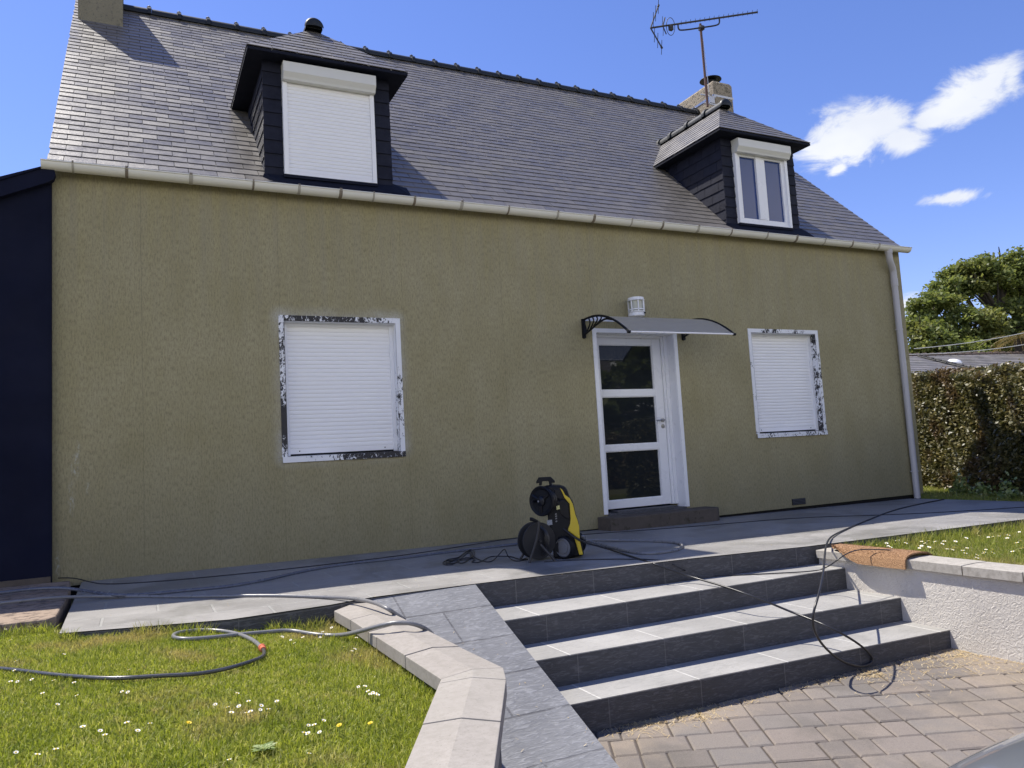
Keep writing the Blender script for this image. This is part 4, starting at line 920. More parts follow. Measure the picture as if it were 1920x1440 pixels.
g = MB(); g.tube([wp(430, 652, -.27), wp(455, 655, -.27), wp(500, 680, -.245), wp(530, 690, -.24)], [.014, .015, .013, .009], 10); g.build('grip', m_black, cr, smooth=True)

# ================================================================ HOSES AND CABLES
hoseA=[(-0.824, -1.28, 0.086), (-0.522, -1.271, 0.084), (-0.172, -1.148, 0.031), (0.294, -1.602, 0.028), (0.773, -1.949, 0.024), (1.059, -2.28, 0.022), (1.2, -2.555, 0.035), (1.261, -2.83, 0.04), (1.287, -3.017, 0.03), (1.325, -3.013, -0.0), (1.515, -2.638, -0.13), (1.593, -2.806, -0.22), (1.548, -3.081, -0.16), (1.377, -3.491, -0.03), (1.282, -3.554, 0.03), (1.209, -3.517, 0.045), (1.128, -3.454, 0.03), (1.041, -3.296, -0.02), (1.012, -2.984, -0.091), (0.891, -2.919, -0.079), (0.79, -2.739, -0.069), (0.652, -2.77, -0.055), (0.505, -2.797, -0.041), (0.363, -2.838, -0.029), (0.228, -2.847, -0.018), (0.158, -2.759, -0.013), (0.185, -2.625, -0.015), (0.298, -2.584, -0.024), (0.421, -2.648, -0.034), (0.505, -2.797, -0.041), (0.552, -2.983, -0.045), (0.568, -3.204, -0.047)]
hoseC=[(0.568, -3.204, -0.047), (0.566, -3.298, -0.047), (0.545, -3.408, -0.045), (0.46, -3.511, -0.037), (0.344, -3.611, -0.028), (0.229, -3.66, -0.018), (0.08, -3.63, -0.006), (-0.077, -3.596, 0.002), (-0.182, -3.515, 0.004), (-0.347, -3.343, 0.007), (-0.489, -3.162, 0.01), (-0.586, -3.052, 0.012), (-0.731, -2.919, 0.015)]
hoseB=[(-1.033, -0.682, 0.088), (-0.9, -0.716, 0.087), (-0.71, -0.654, 0.085), (-0.513, -0.773, 0.084), (-0.388, -0.851, 0.063), (-0.169, -1.258, 0.051), (-0.001, -1.259, 0.03), (0.311, -1.284, 0.028), (0.597, -1.337, 0.026), (0.883, -1.183, 0.023), (1.12, -0.976, 0.022), (1.366, -0.819, 0.02), (1.735, -0.709, 0.017), (2.087, -0.742, 0.014), (2.632, -0.646, 0.01), (3.269, -0.585, 0.005), (3.437, -0.715, 0.024)]
cableW=[(-1.093, 0.176, 0.078), (-0.727, 0.046, 0.075), (-0.494, -0.029, 0.074), (-0.347, -0.276, 0.043), (-0.23, -0.392, 0.026), (0.153, -0.544, 0.023), (0.548, -0.594, 0.02), (1.095, -0.616, 0.016), (2.214, -0.502, 0.007), (2.971, -0.22, 0.002), (3.664, 0.037, -0.003), (3.536, -0.407, 0.023)]
coil=[(2.306, -1.465, 0.008), (2.244, -1.432, 0.008), (2.293, -1.259, 0.008), (2.366, -1.168, 0.007), (2.46, -1.164, 0.007), (2.647, -0.847, 0.005), (2.771, -0.658, 0.004), (2.774, -0.745, 0.004), (2.67, -1.027, 0.005), (2.55, -1.26, 0.006), (2.481, -1.255, 0.006), (2.397, -1.234, 0.007), (2.297, -1.329, 0.008), (2.259, -1.447, 0.008), (2.361, -1.395, 0.007), (2.535, -1.103, 0.006), (2.696, -0.821, 0.005), (2.728, -0.817, 0.005), (2.638, -1.068, 0.005), (2.467, -1.375, 0.006), (2.381, -1.448, 0.007), (2.408, -1.313, 0.007), (2.485, -1.191, 0.006), (2.597, -1.096, 0.006), (2.575, -1.321, 0.006), (2.491, -1.401, 0.006), (2.487, -1.494, 0.006), (2.545, -1.49, 0.006), (2.696, -1.276, 0.005), (2.77, -1.211, 0.004), (2.849, -1.297, 0.004), (2.887, -1.374, 0.003), (2.851, -1.581, 0.004), (2.88, -1.612, 0.003), (2.944, -1.543, 0.003)]
cable_loop=[(2.652, -1.071, 0.004), (2.598, -1.301, 0.005), (2.577, -1.48, 0.005), (2.605, -1.543, 0.004), (2.706, -1.416, 0.004), (2.768, -1.379, 0.039), (2.8, -1.427, 0.089), (2.777, -1.502, 0.049), (2.819, -1.468, 0.003), (2.777, -1.659, 0.003), (2.825, -1.677, 0.003), (2.907, -1.63, 0.002)]
hoseR=[(3.646, -1.176, 0.053), (3.732, -1.145, 0.042), (4.12, -1.075, -0.001), (4.372, -1.522, -0.003), (4.373, -1.78, -0.003), (4.243, -1.982, -0.002), (4.023, -2.162, -0.0), (3.762, -2.171, 0.002), (3.716, -1.971, 0.002), (3.795, -1.516, 0.002), (3.84, -1.072, 0.021), (3.733, -1.077, 0.042)]
hp=[(3.135, -1.72, 0.301), (3.183, -1.85, 0.212), (3.23, -1.95, 0.141), (3.672, -1.563, 0.022), (3.62, -2.018, -0.001), (3.489, -2.546, -0.0), (3.641, -2.613, -0.07), (3.756, -2.641, -0.12), (3.8, -3.001, -0.16), (3.821, -3.192, -0.19), (3.905, -3.304, -0.24), (4.001, -3.398, -0.3), (4.022, -3.561, -0.33), (4.03, -3.718, -0.36), (4.169, -3.765, -0.45), (4.268, -3.781, -0.53), (4.339, -3.76, -0.6), (4.294, -3.768, -0.625), (4.179, -3.782, -0.62), (4.027, -3.773, -0.56), (3.827, -3.822, -0.42), (3.742, -3.842, -0.3), (3.714, -3.88, -0.2), (3.822, -3.842, -0.1), (4.054, -3.677, -0.01), (4.42, -3.359, 0.015), (4.831, -2.998, 0.02), (5.355, -2.559, 0.0), (5.74, -2.286, -0.013), (6.761, -1.734, -0.025), (8.126, -1.041, -0.035), (9.162, -0.693, -0.043), (9.726, -0.573, -0.04)]
cable2=[(2.935, -1.866, 0.002), (3.22, -1.991, 0.0), (3.448, -2.188, -0.001), (3.665, -2.464, -0.003), (3.706, -2.565, -0.046), (3.776, -2.575, -0.085), (4.01, -2.385, -0.164), (4.012, -2.545, -0.165), (4.433, -2.782, -0.165), (4.731, -2.974, -0.16), (4.755, -3.071, -0.12), (4.642, -3.25, -0.05), (4.765, -3.255, 0.0), (4.961, -3.202, 0.003), (5.023, -3.29, 0.004), (5.08, -3.361, -0.0), (5.384, -3.283, -0.05)]
cable3=[(4.089, -0.421, 0.009), (4.241, -0.295, -0.008), (4.906, -0.481, -0.013), (5.634, -0.631, -0.018), (6.861, -0.796, -0.027), (7.625, -1.429, -0.033), (8.266, -1.73, -0.038), (9.061, -2.001, -0.044), (9.55, -2.136, -0.048)]
daisyL=[((-0.697, -2.031, 0.029), 'leftmost of the daisies around the black hose at the left', 'daisies near the black hose'), ((-0.624, -2.409, 0.027), 'second from the left of the daisies around the black hose at the left', 'daisies near the black hose'), ((-0.496, -3.439, 0.025), 'third from the left of the daisies around the black hose at the left', 'daisies near the black hose'), ((-0.509, -3.217, 0.025), 'fourth from the left of the daisies around the black hose at the left', 'daisies near the black hose'), ((-0.528, -3.013, 0.026), 'fifth from the left of the daisies around the black hose at the left', 'daisies near the black hose'), ((-0.469, -3.457, 0.024), 'sixth from the left of the daisies around the black hose at the left', 'daisies near the black hose'), ((-0.579, -2.029, 0.027), 'seventh from the left of the daisies around the black hose at the left', 'daisies near the black hose'), ((-0.417, -3.453, 0.023), 'eighth from the left of the daisies around the black hose at the left', 'daisies near the black hose'), ((-0.356, -3.561, 0.022), 'ninth from the left of the daisies around the black hose at the left', 'daisies near the black hose'), ((-0.329, -3.531, 0.022), 'tenth from the left of the daisies around the black hose at the left', 'daisies near the black hose'), ((-0.332, -2.989, 0.022), 'eleventh from the left of the daisies around the black hose at the left', 'daisies near the black hose'), ((-0.248, -3.623, 0.02), 'twelfth from the left of the daisies around the black hose at the left', 'daisies near the black hose'), ((-0.042, -3.523, 0.016), 'rightmost of the daisies around the black hose at the left', 'daisies near the black hose'), ((-0.353, -4.474, 0.022), 'leftmost of the daisies nearest the bottom edge of the photo', 'daisies along the near edge of the lawn'), ((-0.289, -4.534, 0.021), 'second from the left of the daisies nearest the bottom edge of the photo', 'daisies along the near edge of the lawn'), ((-0.241, -4.512, 0.02), 'third from the left of the daisies nearest the bottom edge of the photo', 'daisies along the near edge of the lawn'), ((0.241, -4.867, -0.004), 'fourth from the left of the daisies nearest the bottom edge of the photo', 'daisies along the near edge of the lawn'), ((0.471, -4.905, -0.023), 'rightmost of the daisies nearest the bottom edge of the photo', 'daisies along the near edge of the lawn'), ((-0.351, -3.734, 0.022), 'leftmost of the daisies in the left foreground grass', 'daisies in the left foreground'), ((-0.282, -3.949, 0.021), 'second from the left of the daisies in the left foreground grass', 'daisies in the left foreground'), ((-0.224, -3.851, 0.019), 'third from the left of the daisies in the left foreground grass', 'daisies in the left foreground'), ((-0.178, -4.307, 0.019), 'fourth from the left of the daisies in the left foreground grass', 'daisies in the left foreground'), ((-0.122, -4.387, 0.017), 'fifth from the left of the daisies in the left foreground grass', 'daisies in the left foreground'), ((-0.106, -4.445, 0.017), 'sixth from the left of the daisies in the left foreground grass', 'daisies in the left foreground'), ((-0.064, -3.897, 0.016), 'seventh from the left of the daisies in the left foreground grass', 'daisies in the left foreground'), ((-0.042, -4.343, 0.016), 'eighth from the left of the daisies in the left foreground grass', 'daisies in the left foreground'), ((-0.043, -3.92, 0.016), 'ninth from the left of the daisies in the left foreground grass', 'daisies in the left foreground'), ((-0.008, -4.459, 0.015), 'tenth from the left of the daisies in the left foreground grass', 'daisies in the left foreground'), ((0.03, -4.395, 0.013), 'rightmost of the daisies in the left foreground grass', 'daisies in the left foreground'), ((0.219, -2.484, -0.003), 'leftmost of the daisies hugging the terrace edge', 'daisies at the terrace edge'), ((0.333, -2.491, -0.012), 'second from the left of the daisies hugging the terrace edge', 'daisies at the terrace edge'), ((0.361, -2.428, -0.014), 'third from the left of the daisies hugging the terrace edge', 'daisies at the terrace edge'), ((0.379, -2.471, -0.015), 'fourth from the left of the daisies hugging the terrace edge', 'daisies at the terrace edge'), ((0.392, -2.382, -0.016), 'fifth from the left of the daisies hugging the terrace edge', 'daisies at the terrace edge'), ((1.011, -2.814, -0.076), 'rightmost of the daisies hugging the terrace edge', 'daisies at the terrace edge'), ((0.255, -4.238, -0.005), 'leftmost in the daisy row in the middle of the lawn', 'daisies in the middle of the lawn'), ((0.294, -4.291, -0.009), 'second from the left in the daisy row in the middle of the lawn', 'daisies in the middle of the lawn'), ((0.299, -4.366, -0.009), 'third from the left in the daisy row in the middle of the lawn', 'daisies in the middle of the lawn'), ((0.348, -4.108, -0.013), 'fourth from the left in the daisy row in the middle of the lawn', 'daisies in the middle of the lawn'), ((0.333, -4.293, -0.012), 'fifth from the left in the daisy row in the middle of the lawn', 'daisies in the middle of the lawn'), ((0.348, -4.393, -0.013), 'sixth from the left in the daisy row in the middle of the lawn', 'daisies in the middle of the lawn'), ((0.374, -4.24, -0.015), 'seventh from the left in the daisy row in the middle of the lawn', 'daisies in the middle of the lawn'), ((0.364, -4.379, -0.014), 'eighth from the left in the daisy row in the middle of the lawn', 'daisies in the middle of the lawn'), ((0.399, -4.372, -0.017), 'ninth from the left in the daisy row in the middle of the lawn', 'daisies in the middle of the lawn'), ((0.41, -4.317, -0.018), 'tenth from the left in the daisy row in the middle of the lawn', 'daisies in the middle of the lawn'), ((0.427, -4.376, -0.019), 'eleventh from the left in the daisy row in the middle of the lawn', 'daisies in the middle of the lawn'), ((0.472, -4.281, -0.023), 'rightmost in the daisy row in the middle of the lawn', 'daisies in the middle of the lawn'), ((0.698, -3.013, -0.045), 'leftmost of the daisies beside the grey hose near the low wall', 'daisies beside the grey hose'), ((0.726, -3.113, -0.048), 'second from the left of the daisies beside the grey hose near the low wall', 'daisies beside the grey hose'), ((0.73, -3.202, -0.048), 'third from the left of the daisies beside the grey hose near the low wall', 'daisies beside the grey hose'), ((0.801, -3.057, -0.055), 'fourth from the left of the daisies beside the grey hose near the low wall', 'daisies beside the grey hose'), ((0.888, -3.081, -0.064), 'fifth from the left of the daisies beside the grey hose near the low wall', 'daisies beside the grey hose'), ((0.934, -2.932, -0.068), 'sixth from the left of the daisies beside the grey hose near the low wall', 'daisies beside the grey hose'), ((0.94, -3.0, -0.069), 'rightmost of the daisies beside the grey hose near the low wall', 'daisies beside the grey hose'), ((0.496, -4.697, -0.025), 'leftmost in the daisy cluster between the two front buttercups', 'daisies between the buttercups'), ((0.506, -4.708, -0.026), 'second from the left in the daisy cluster between the two front buttercups', 'daisies between the buttercups'), ((0.525, -4.621, -0.028), 'third from the left in the daisy cluster between the two front buttercups', 'daisies between the buttercups'), ((0.545, -4.621, -0.03), 'fourth from the left in the daisy cluster between the two front buttercups', 'daisies between the buttercups'), ((0.545, -4.709, -0.03), 'fifth from the left in the daisy cluster between the two front buttercups', 'daisies between the buttercups'), ((0.586, -4.583, -0.034), 'rightmost in the daisy cluster between the two front buttercups', 'daisies between the buttercups'), ((0.951, -3.365, -0.07), 'leftmost of the daisies at the foot of the pale coping', 'daisies at the foot of the low wall'), ((0.964, -3.478, -0.071), 'second from the left of the daisies at the foot of the pale coping', 'daisies at the foot of the low wall'), ((0.99, -3.431, -0.074), 'third from the left of the daisies at the foot of the pale coping', 'daisies at the foot of the low wall'), ((1.071, -3.147, -0.082), 'fourth from the left of the daisies at the foot of the pale coping', 'daisies at the foot of the low wall'), ((0.977, -3.534, -0.073), 'fifth from the left of the daisies at the foot of the pale coping', 'daisies at the foot of the low wall'), ((0.976, -3.598, -0.073), 'rightmost of the daisies at the foot of the pale coping', 'daisies at the foot of the low wall'), ((0.818, -4.169, -0.057), 'leftmost in the daisy cluster before the bend of the low wall', 'daisies in the bend of the low wall'), ((0.845, -4.169, -0.059), 'second from the left in the daisy cluster before the bend of the low wall', 'daisies in the bend of the low wall'), ((0.837, -4.247, -0.059), 'third from the left in the daisy cluster before the bend of the low wall', 'daisies in the bend of the low wall'), ((0.832, -4.297, -0.058), 'fourth from the left in the daisy cluster before the bend of the low wall', 'daisies in the bend of the low wall'), ((0.849, -4.277, -0.06), 'fifth from the left in the daisy cluster before the bend of the low wall', 'daisies in the bend of the low wall'), ((0.854, -4.296, -0.06), 'sixth from the left in the daisy cluster before the bend of the low wall', 'daisies in the bend of the low wall'), ((0.858, -4.314, -0.061), 'rightmost in the daisy cluster before the bend of the low wall', 'daisies in the bend of the low wall')]
butter=[(0.152, -4.434, 0.003), (0.624, -4.656, -0.037), (0.731, -4.667, -0.048)]
daisyR=[(5.899, -3.428, -0.065), (5.783, -3.705, -0.065), (5.768, -3.652, -0.065), (5.495, -2.942, -0.065), (6.351, -3.526, -0.065), (6.804, -3.201, -0.065), (6.164, -3.051, -0.065), (5.981, -3.274, -0.065), (5.656, -2.79, -0.065), (6.59, -3.16, -0.065), (6.649, -3.163, -0.065), (6.45, -3.056, -0.065), (5.886, -2.894, -0.065), (6.109, -3.715, -0.065), (5.876, -3.34, -0.065), (5.616, -3.693, -0.065), (6.617, -3.305, -0.065), (6.106, -2.945, -0.065), (5.966, -2.741, -0.065), (5.686, -3.169, -0.065), (5.965, -3.015, -0.065), (6.375, -3.362, -0.065), (5.806, -3.1, -0.065), (6.652, -3.04, -0.065), (7.058, -3.143, -0.065), (5.905, -3.576, -0.065), (5.78, -3.186, -0.065), (5.832, -2.642, -0.065), (5.423, -3.227, -0.065), (5.922, -3.768, -0.065), (5.938, -3.043, -0.065), (5.754, -3.406, -0.065), (5.933, -3.613, -0.065), (5.658, -2.901, -0.065), (5.642, -3.585, -0.065), (6.202, -3.126, -0.065), (6.043, -2.928, -0.065), (5.789, -2.78, -0.065), (5.488, -3.775, -0.065), (6.012, -2.729, -0.065), (6.516, -3.479, -0.065), (6.098, -3.012, -0.065), (5.765, -3.483, -0.065), (6.013, -3.139, -0.065), (5.478, -2.961, -0.065), (6.708, -3.18, -0.065), (5.701, -3.685, -0.065), (5.852, -3.468, -0.065), (5.607, -2.963, -0.065), (5.805, -3.073, -0.065), (6.158, -3.705, -0.065), (6.578, -3.429, -0.065), (5.766, -3.352, -0.065), (6.142, -3.08, -0.065), (6.175, -2.954, -0.065), (6.392, -3.521, -0.065), (6.129, -3.116, -0.065)]
def hose(name, pts, r, mat, label, cat, nside=8, group=None, parent=None, lift=0):
    g = MB(); p = chaikin(pts, 3); g.tube(p, r, nside); k = dict(label=label, category=cat) if parent is None else {}
    if group: k['group'] = group
    return g.build(name, mat, parent, smooth='all', org=None if parent else (p[0].x, p[0].y, p[0].z), **k)
ha = hose('garden_hose', hoseA, .0115, m_hosel, 'grey garden hose that crosses the low wall and loops on the left lawn', 'hose')
g = MB(); e = Vector(hoseA[-1]); d_ = (Vector(hoseC[1]) - Vector(hoseC[0])).normalized()
g.lathe(e - d_ * .03, d_, [(0, .015), (.01, .019), (.03, .019), (.033, .016), (.05, .017), (.07, .014)], 14); g.build('connector', m_red, ha, smooth=True)
g = MB(); p = chaikin(hoseC, 3); g.tube(p, .0095, 8); g.build('black_hose', m_glintrub, ha, smooth='all')
hose('garden_hose', hoseB, .0125, m_hose, 'dark grey hose along the shaded terrace up to the pressure washer', 'hose')
hose('garden_hose', hoseR, .0125, m_hosel, 'grey hose lying in a flat loop on the terrace right of the washer', 'hose')
hose('power_cable', cableW, .0045, m_rubber, 'thin black cable along the foot of the house wall left of the washer', 'cable')
g = MB(); g.tube(chaikin(coil, 3), .0045, 6); g.tube([Vector(p) + Vector((.03, .02, .008)) for p in chaikin(coil[:14], 3)], .0045, 6); g.tube(chaikin(cable_loop, 3), .0045, 6)
g.build('power_cable', m_rubber, None, smooth='all', org=coil[0], label='tangled heap of thin black cable on the shaded terrace left of the cable reel', category='cable')
hose('pressure_hose', hp, .0078, m_rubber, 'stiff black hose that runs down the steps and stands up in a tall loop', 'hose')
hose('power_cable', cable2, .0045, m_rubber, 'thin black cable over the second step up to the coir mat', 'cable')
hose('power_cable', cable3, .0045, m_rubber, 'thin black cable across the right part of the shaded terrace', 'cable')

# ================================================================ LAWNS
def blades(N, area, hgt, wid, zf, lean=.5, tuft=None):
    x, y = area(N); N = len(x); z = zf(x, y)
    a = rng.uniform(0, 2 * np.pi, N); h = hgt * rng.uniform(.45, 1.25, N) * (1 if tuft is None else tuft(x, y)); w_ = wid * rng.uniform(.7, 1.3, N)
    ld = rng.uniform(0, 2 * np.pi, N); ln = h * lean * rng.uniform(.2, 1.6, N)
    tx, ty = np.cos(a) * w_ / 2, np.sin(a) * w_ / 2; lx, ly = np.cos(ld) * ln, np.sin(ld) * ln
    V = np.zeros((N, 5, 3)); hz = np.sqrt(np.maximum(h * h - ln * ln * .7, (h * .25) ** 2))
    V[:, 0] = np.stack([x - tx, y - ty, z - .012], 1); V[:, 1] = np.stack([x + tx, y + ty, z - .012], 1)
    V[:, 2] = np.stack([x + tx * .8 + lx * .35, y + ty * .8 + ly * .35, z + hz * .55], 1); V[:, 3] = np.stack([x - tx * .8 + lx * .35, y - ty * .8 + ly * .35, z + hz * .55], 1)
    V[:, 4] = np.stack([x + lx, y + ly, z + hz], 1)
    b = np.arange(N)[:, None] * 5; idx = np.concatenate([b + [0, 1, 2, 3], b + [3, 2, 4]], 1).ravel(); sz = np.tile([4, 3], N)
    return V.reshape(-1, 3), sz, idx, np.repeat(np.clip(rng.normal(.5, .30, N), 0, 1), 5)
zlv = lambda x, y: np.interp(x, [-1, 0, .5, 1.1], [0.0, -.02, -.06, -.12])
edge = lambda x: np.interp(x, [-3, -.5, -.45, -.40, .47, 1.06, 1.2], [-2.02, -2.02, -2.05, -2.38, -2.63, -2.58, -2.5])
rgt = lambda y: np.interp(-y, [2.5, 4.4, 4.45, 6.4], [1.13, 1.13, 1.08, .08])
def areaL(N):
    x = rng.uniform(-2.6, 1.13, N); y = rng.uniform(-6.2, -2.0, N); k = (y < edge(x) - .004) & (x < rgt(y)); return x[k], y[k]
def hump(x, y): return .55 + .5 * (np.sin(x * 3.1 + 1) * np.cos(y * 2.7) * .5 + .5) + 1.5 * (np.abs(y - edge(x)) < .07) * (np.sin(x * 9) > -.3) + .8 * np.clip(1 - (rgt(y) - x) / .35, 0, 1) + .45 * np.clip(1 - np.hypot(x + .3, y + 3.0) / .8, 0, 1)
lawnL = blades(360000, areaL, .030, .0042, zlv, 1.1, hump)
fast('lawn_grass_left', *lawnL[:1], lawnL[1], lawnL[2], m_grass, lawnL[3], kind='stuff')
zrv = lambda x, y: np.interp(x, [5.2, 9.86, 12, 20], [-.11, -.13, -.16, -.3])
def areaR(N):
    x = rng.uniform(5.3, 12.5, N); y = rng.uniform(-6.5, -2.6, N); k = (y < np.interp(x, [5, 7.9, 9.86, 9.88, 13], [-2.69, -2.75, -2.79, 5, 5])); return x[k], y[k]
def areaR2(N):
    x = rng.uniform(9.9, 13.5, N); y = rng.uniform(-2.8, 3.2, N); return x, y
a1 = blades(150000, areaR, .05, .005, zrv, .6, lambda x, y: .7 + .35 * (np.sin(x * 4 + y * 2) * .5 + .5) + 1.3 * (np.abs(y + 2.75) < .10))
a2 = blades(26000, areaR2, .06, .006, zrv, .6)
off = len(a1[0]); fast('lawn_grass_right', np.concatenate([a1[0], a2[0]]), np.concatenate([a1[1], a2[1]]), np.concatenate([a1[2], a2[2] + off]), m_grass2, np.concatenate([a1[3], a2[3]]), kind='stuff')
# dry bits and cuttings along the foot of the steps, on treads and pavers
def scatter(name, n, f, L, mat, lift=.002):
    P_ = np.array([f() for _ in range(n)]); a = rng.uniform(0, np.pi, n); l = L * rng.uniform(.4, 1.5, n); w_ = rng.uniform(.0006, .0016, n)
    dx, dy = np.cos(a) * l / 2, np.sin(a) * l / 2; ux, uy = -np.sin(a) * w_, np.cos(a) * w_; hz = rng.uniform(0, .008, n)
    V = np.zeros((n, 4, 3)); c = P_ + np.array([0, 0, lift])
    for k, (s, t) in enumerate(((-1, -1), (1, -1), (1, 1), (-1, 1))): V[:, k, 0] = c[:, 0] + s * dx + t * ux; V[:, k, 1] = c[:, 1] + s * dy + t * uy; V[:, k, 2] = c[:, 2] + (hz if s > 0 else 0)
    return fast(name, V.reshape(-1, 3), np.full(n, 4), np.arange(4 * n), mat, np.repeat(rng.random(n), 4), kind='stuff')
def foot():
    x = random.uniform(2.3, 5.05); y = np.interp(x, [2, 5.075], [-3.578, -3.81]) - abs(random.gauss(0, .05)) - .01
    return (x, y, zd(x))
def clump():
    cx, cy, s = random.choice([(4.19, -3.86, .07), (4.75, -4.0, .16), (4.95, -3.95, .08), (4.9, -4.2, .2), (2.6, -3.72, .10), (2.9, -3.75, .08), (4.4, -4.05, .25)])
    x = min(5.03, random.gauss(cx, s)); y = min(random.gauss(cy, s * .7), np.interp(x, [2, 5.075], [-3.578, -3.81]) - .01); return (x, y, zd(x))
scatter('dry_debris', 800, foot, .028, m_straw); scatter('dry_cuttings', 1300, clump, .030, m_straw)
def bits():
    x = random.uniform(-.3, 9.5); y = random.uniform(-2.55, -.1) if x > 1.3 else random.uniform(-2.3, -.1); return (x, y, tz(x))
scatter('leaf_litter', 300, bits, .014, m_straw)
def rampbits(): y = random.uniform(-4.3, -2.5); return (random.uniform(1.36, 2.07), y, zr(y))
scatter('ramp_litter', 45, rampbits, .014, m_straw, .003)

# daisies and buttercups (each flower is a thing)
def flower(name, pos, label, cat, group, pet, R, stem):
    x, y, z = pos; g = MB(); tilt = Vector((random.uniform(-.35, .35), random.uniform(-.5, .25), 1)).normalized(); a = tilt.cross(Vector((1, 0, 0))).normalized(); b = tilt.cross(a); c = Vector(pos); k = 11; V = [tuple(c - tilt * .001)]; 
    n = 22
    for i in range(n):
        rr = R * (1 if i % 2 else .72); t = 2 * math.pi * i / n; V.append(tuple(c + (a * math.cos(t) + b * math.sin(t)) * rr + tilt * .002))
    g.add(V, [(0, i + 1, (i + 1) % n + 1) for i in range(n)], 0)
    g.lathe(c - tilt * .001, tilt, [(0, R * .36), (.003, R * .33), (.005, R * .15)], 8, 1)
    g.tube([(x, y, z - .05), tuple(c)], .0010, 4, 2)
    g.build(name, [pet, m_core, m_stem], None, org=(x, y, z - .05), label=label, category=cat, group=group)
random.seed(21)
for p, lb_, gp_ in daisyL: flower('daisy', p, lb_, 'daisy', gp_, m_petal, random.uniform(.0078, .0105), .03)
for p in daisyR: flower('daisy', p, 'small white daisy in the grass right of the steps', 'daisy', 'daisies in the right lawn', m_petal, random.uniform(.012, .018), .03)
for p, lb in zip(butter, ('yellow buttercup near the middle of the left lawn', 'yellow buttercup beside the low wall, farther from the coping of the two', 'yellow buttercup closest to the coping of the low wall')): flower('buttercup', p, lb, 'buttercup', 'buttercups in the left lawn', m_core, .011, .03)
# broad-leaved weeds
def weed(pos, R, n, label, mat):
    g = MB(); c = Vector(pos)
    for i in range(n):
        a = random.uniform(0, 6.28); L = R * random.uniform(.6, 1.1); up = random.uniform(.1, .35); w_ = L * .3; d = Vector((math.cos(a), math.sin(a), 0)); s = Vector((-d.y, d.x, 0)); g.cur = random.random()
        P = [c, c + d * L * .4 + s * w_ + LZ * L * up * .5, c + d * L + LZ * L * up * .6, c + d * L * .4 - s * w_ + LZ * L * up * .5]; g.add([tuple(q) for q in P], [(0, 1, 2, 3)])
    g.build('weed', mat, None, org=tuple(c), label=label, category='weed')
weed((.36, -4.75, -.03), (.045), 26, 'low grey-green rosette weed in the dry patch of the left lawn', m_ivy)
# ================================================================ VEGETATION, NEIGHBOUR, CAR
def leafcloud(name, C, size, mat, parent, org=(0, 0, 0), aspect=.55, updir=.3, **k):
    """C: (n,3) leaf centres"""
    n = len(C); nn = rng.normal(0, 1, (n, 3)); nn[:, 2] = np.abs(nn[:, 2]) + updir; nn /= np.linalg.norm(nn, axis=1)[:, None]
    t = np.cross(nn, rng.normal(0, 1, (n, 3))); t /= np.linalg.norm(t, axis=1)[:, None]; b = np.cross(nn, t)
    s = (size * rng.uniform(.6, 1.4, n))[:, None]; V = np.stack([C - t * s, C + b * s * aspect - t * s * .1, C + t * s, C - b * s * aspect - t * s * .1], 1).reshape(-1, 3)
    return fast(name, V, np.full(n, 4), np.arange(4 * n), mat, np.repeat(rng.random(n), 4), parent=parent, org=org, **k)
def hedge(name, label, A, B, H, depth, n, mat, size, zb=-.3, wob=.12):
    A, B = np.array(A, float), np.array(B, float); d = B - A; L = np.linalg.norm(d); d /= L; nr = np.array([d[1], -d[0]])
    cam_ = np.array([0, -7.4]);
    if np.dot(cam_ - A, nr) < 0: nr = -nr
    t = thing(name, label, 'hedge', (*(A + B) / 2, zb))
    u = rng.uniform(0, L, n); face = rng.random(n); v = rng.uniform(0, 1, n)
    def hh(u_): return np.interp(u_ / L, [0, 1], H) + .05 * np.sin(u_ * 2.3) + .03 * np.sin(u_ * 7.1)
    h = hh(u); bul = wob * (np.sin(u * 1.7) * np.cos(v * 5) * .5 + np.sin(u * 4.1 + v * 9) * .35 + np.sin(u * 11 + v * 17) * .2)
    front = face < .72; z = np.where(front, zb + (h - zb) * v, h - np.abs(rng.normal(0, .07, n))); off = np.where(front, bul - np.abs(rng.normal(0, .13, n)) - .10 * (v > .93), -rng.uniform(0, depth, n))
    off -= np.where(front & (v < .16), rng.uniform(0, .35, n) * (1 - v / .16), 0)
    z = np.where(~front, z + rng.normal(0, .03, n), z)
    C = np.stack([A[0] + d[0] * u + nr[0] * off, A[1] + d[1] * u + nr[1] * off, z], 1)
    leafcloud('leaves', C, size, mat, t, org=tuple([*(A + B) / 2, zb]))
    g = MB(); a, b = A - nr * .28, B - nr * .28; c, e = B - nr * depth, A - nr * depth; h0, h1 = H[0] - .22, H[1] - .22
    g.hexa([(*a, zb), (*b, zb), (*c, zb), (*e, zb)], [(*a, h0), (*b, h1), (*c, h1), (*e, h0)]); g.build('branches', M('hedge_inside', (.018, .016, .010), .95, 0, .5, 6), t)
    return t
hedge('hedge', 'tall clipped hedge with brown patches at the right end of the terrace', (14.6, 4.6), (8.8, -5.2), (2.10, 1.40), 1.3, 130000, m_hedge, .031, zb=-.22)
# ivy at the foot of the hedge
for k, (x, y, s, lab) in enumerate(((11.75, .55, .17, 'pale ivy clump at the foot of the hedge nearest the house corner'), (11.45, .02, .13, 'middle pale ivy clump at the foot of the hedge'), (11.05, -.62, .17, 'pale ivy clump at the foot of the hedge, farthest from the house'))):
    n = 260; C = np.stack([rng.normal(x, s * .45, n), rng.normal(y, s * .45, n), -.16 + np.abs(rng.normal(0, s * .75, n))], 1); leafcloud('ivy', C, .028, m_ivy, None, org=(x, y, -.16), label=lab, category='ivy', aspect=.8)

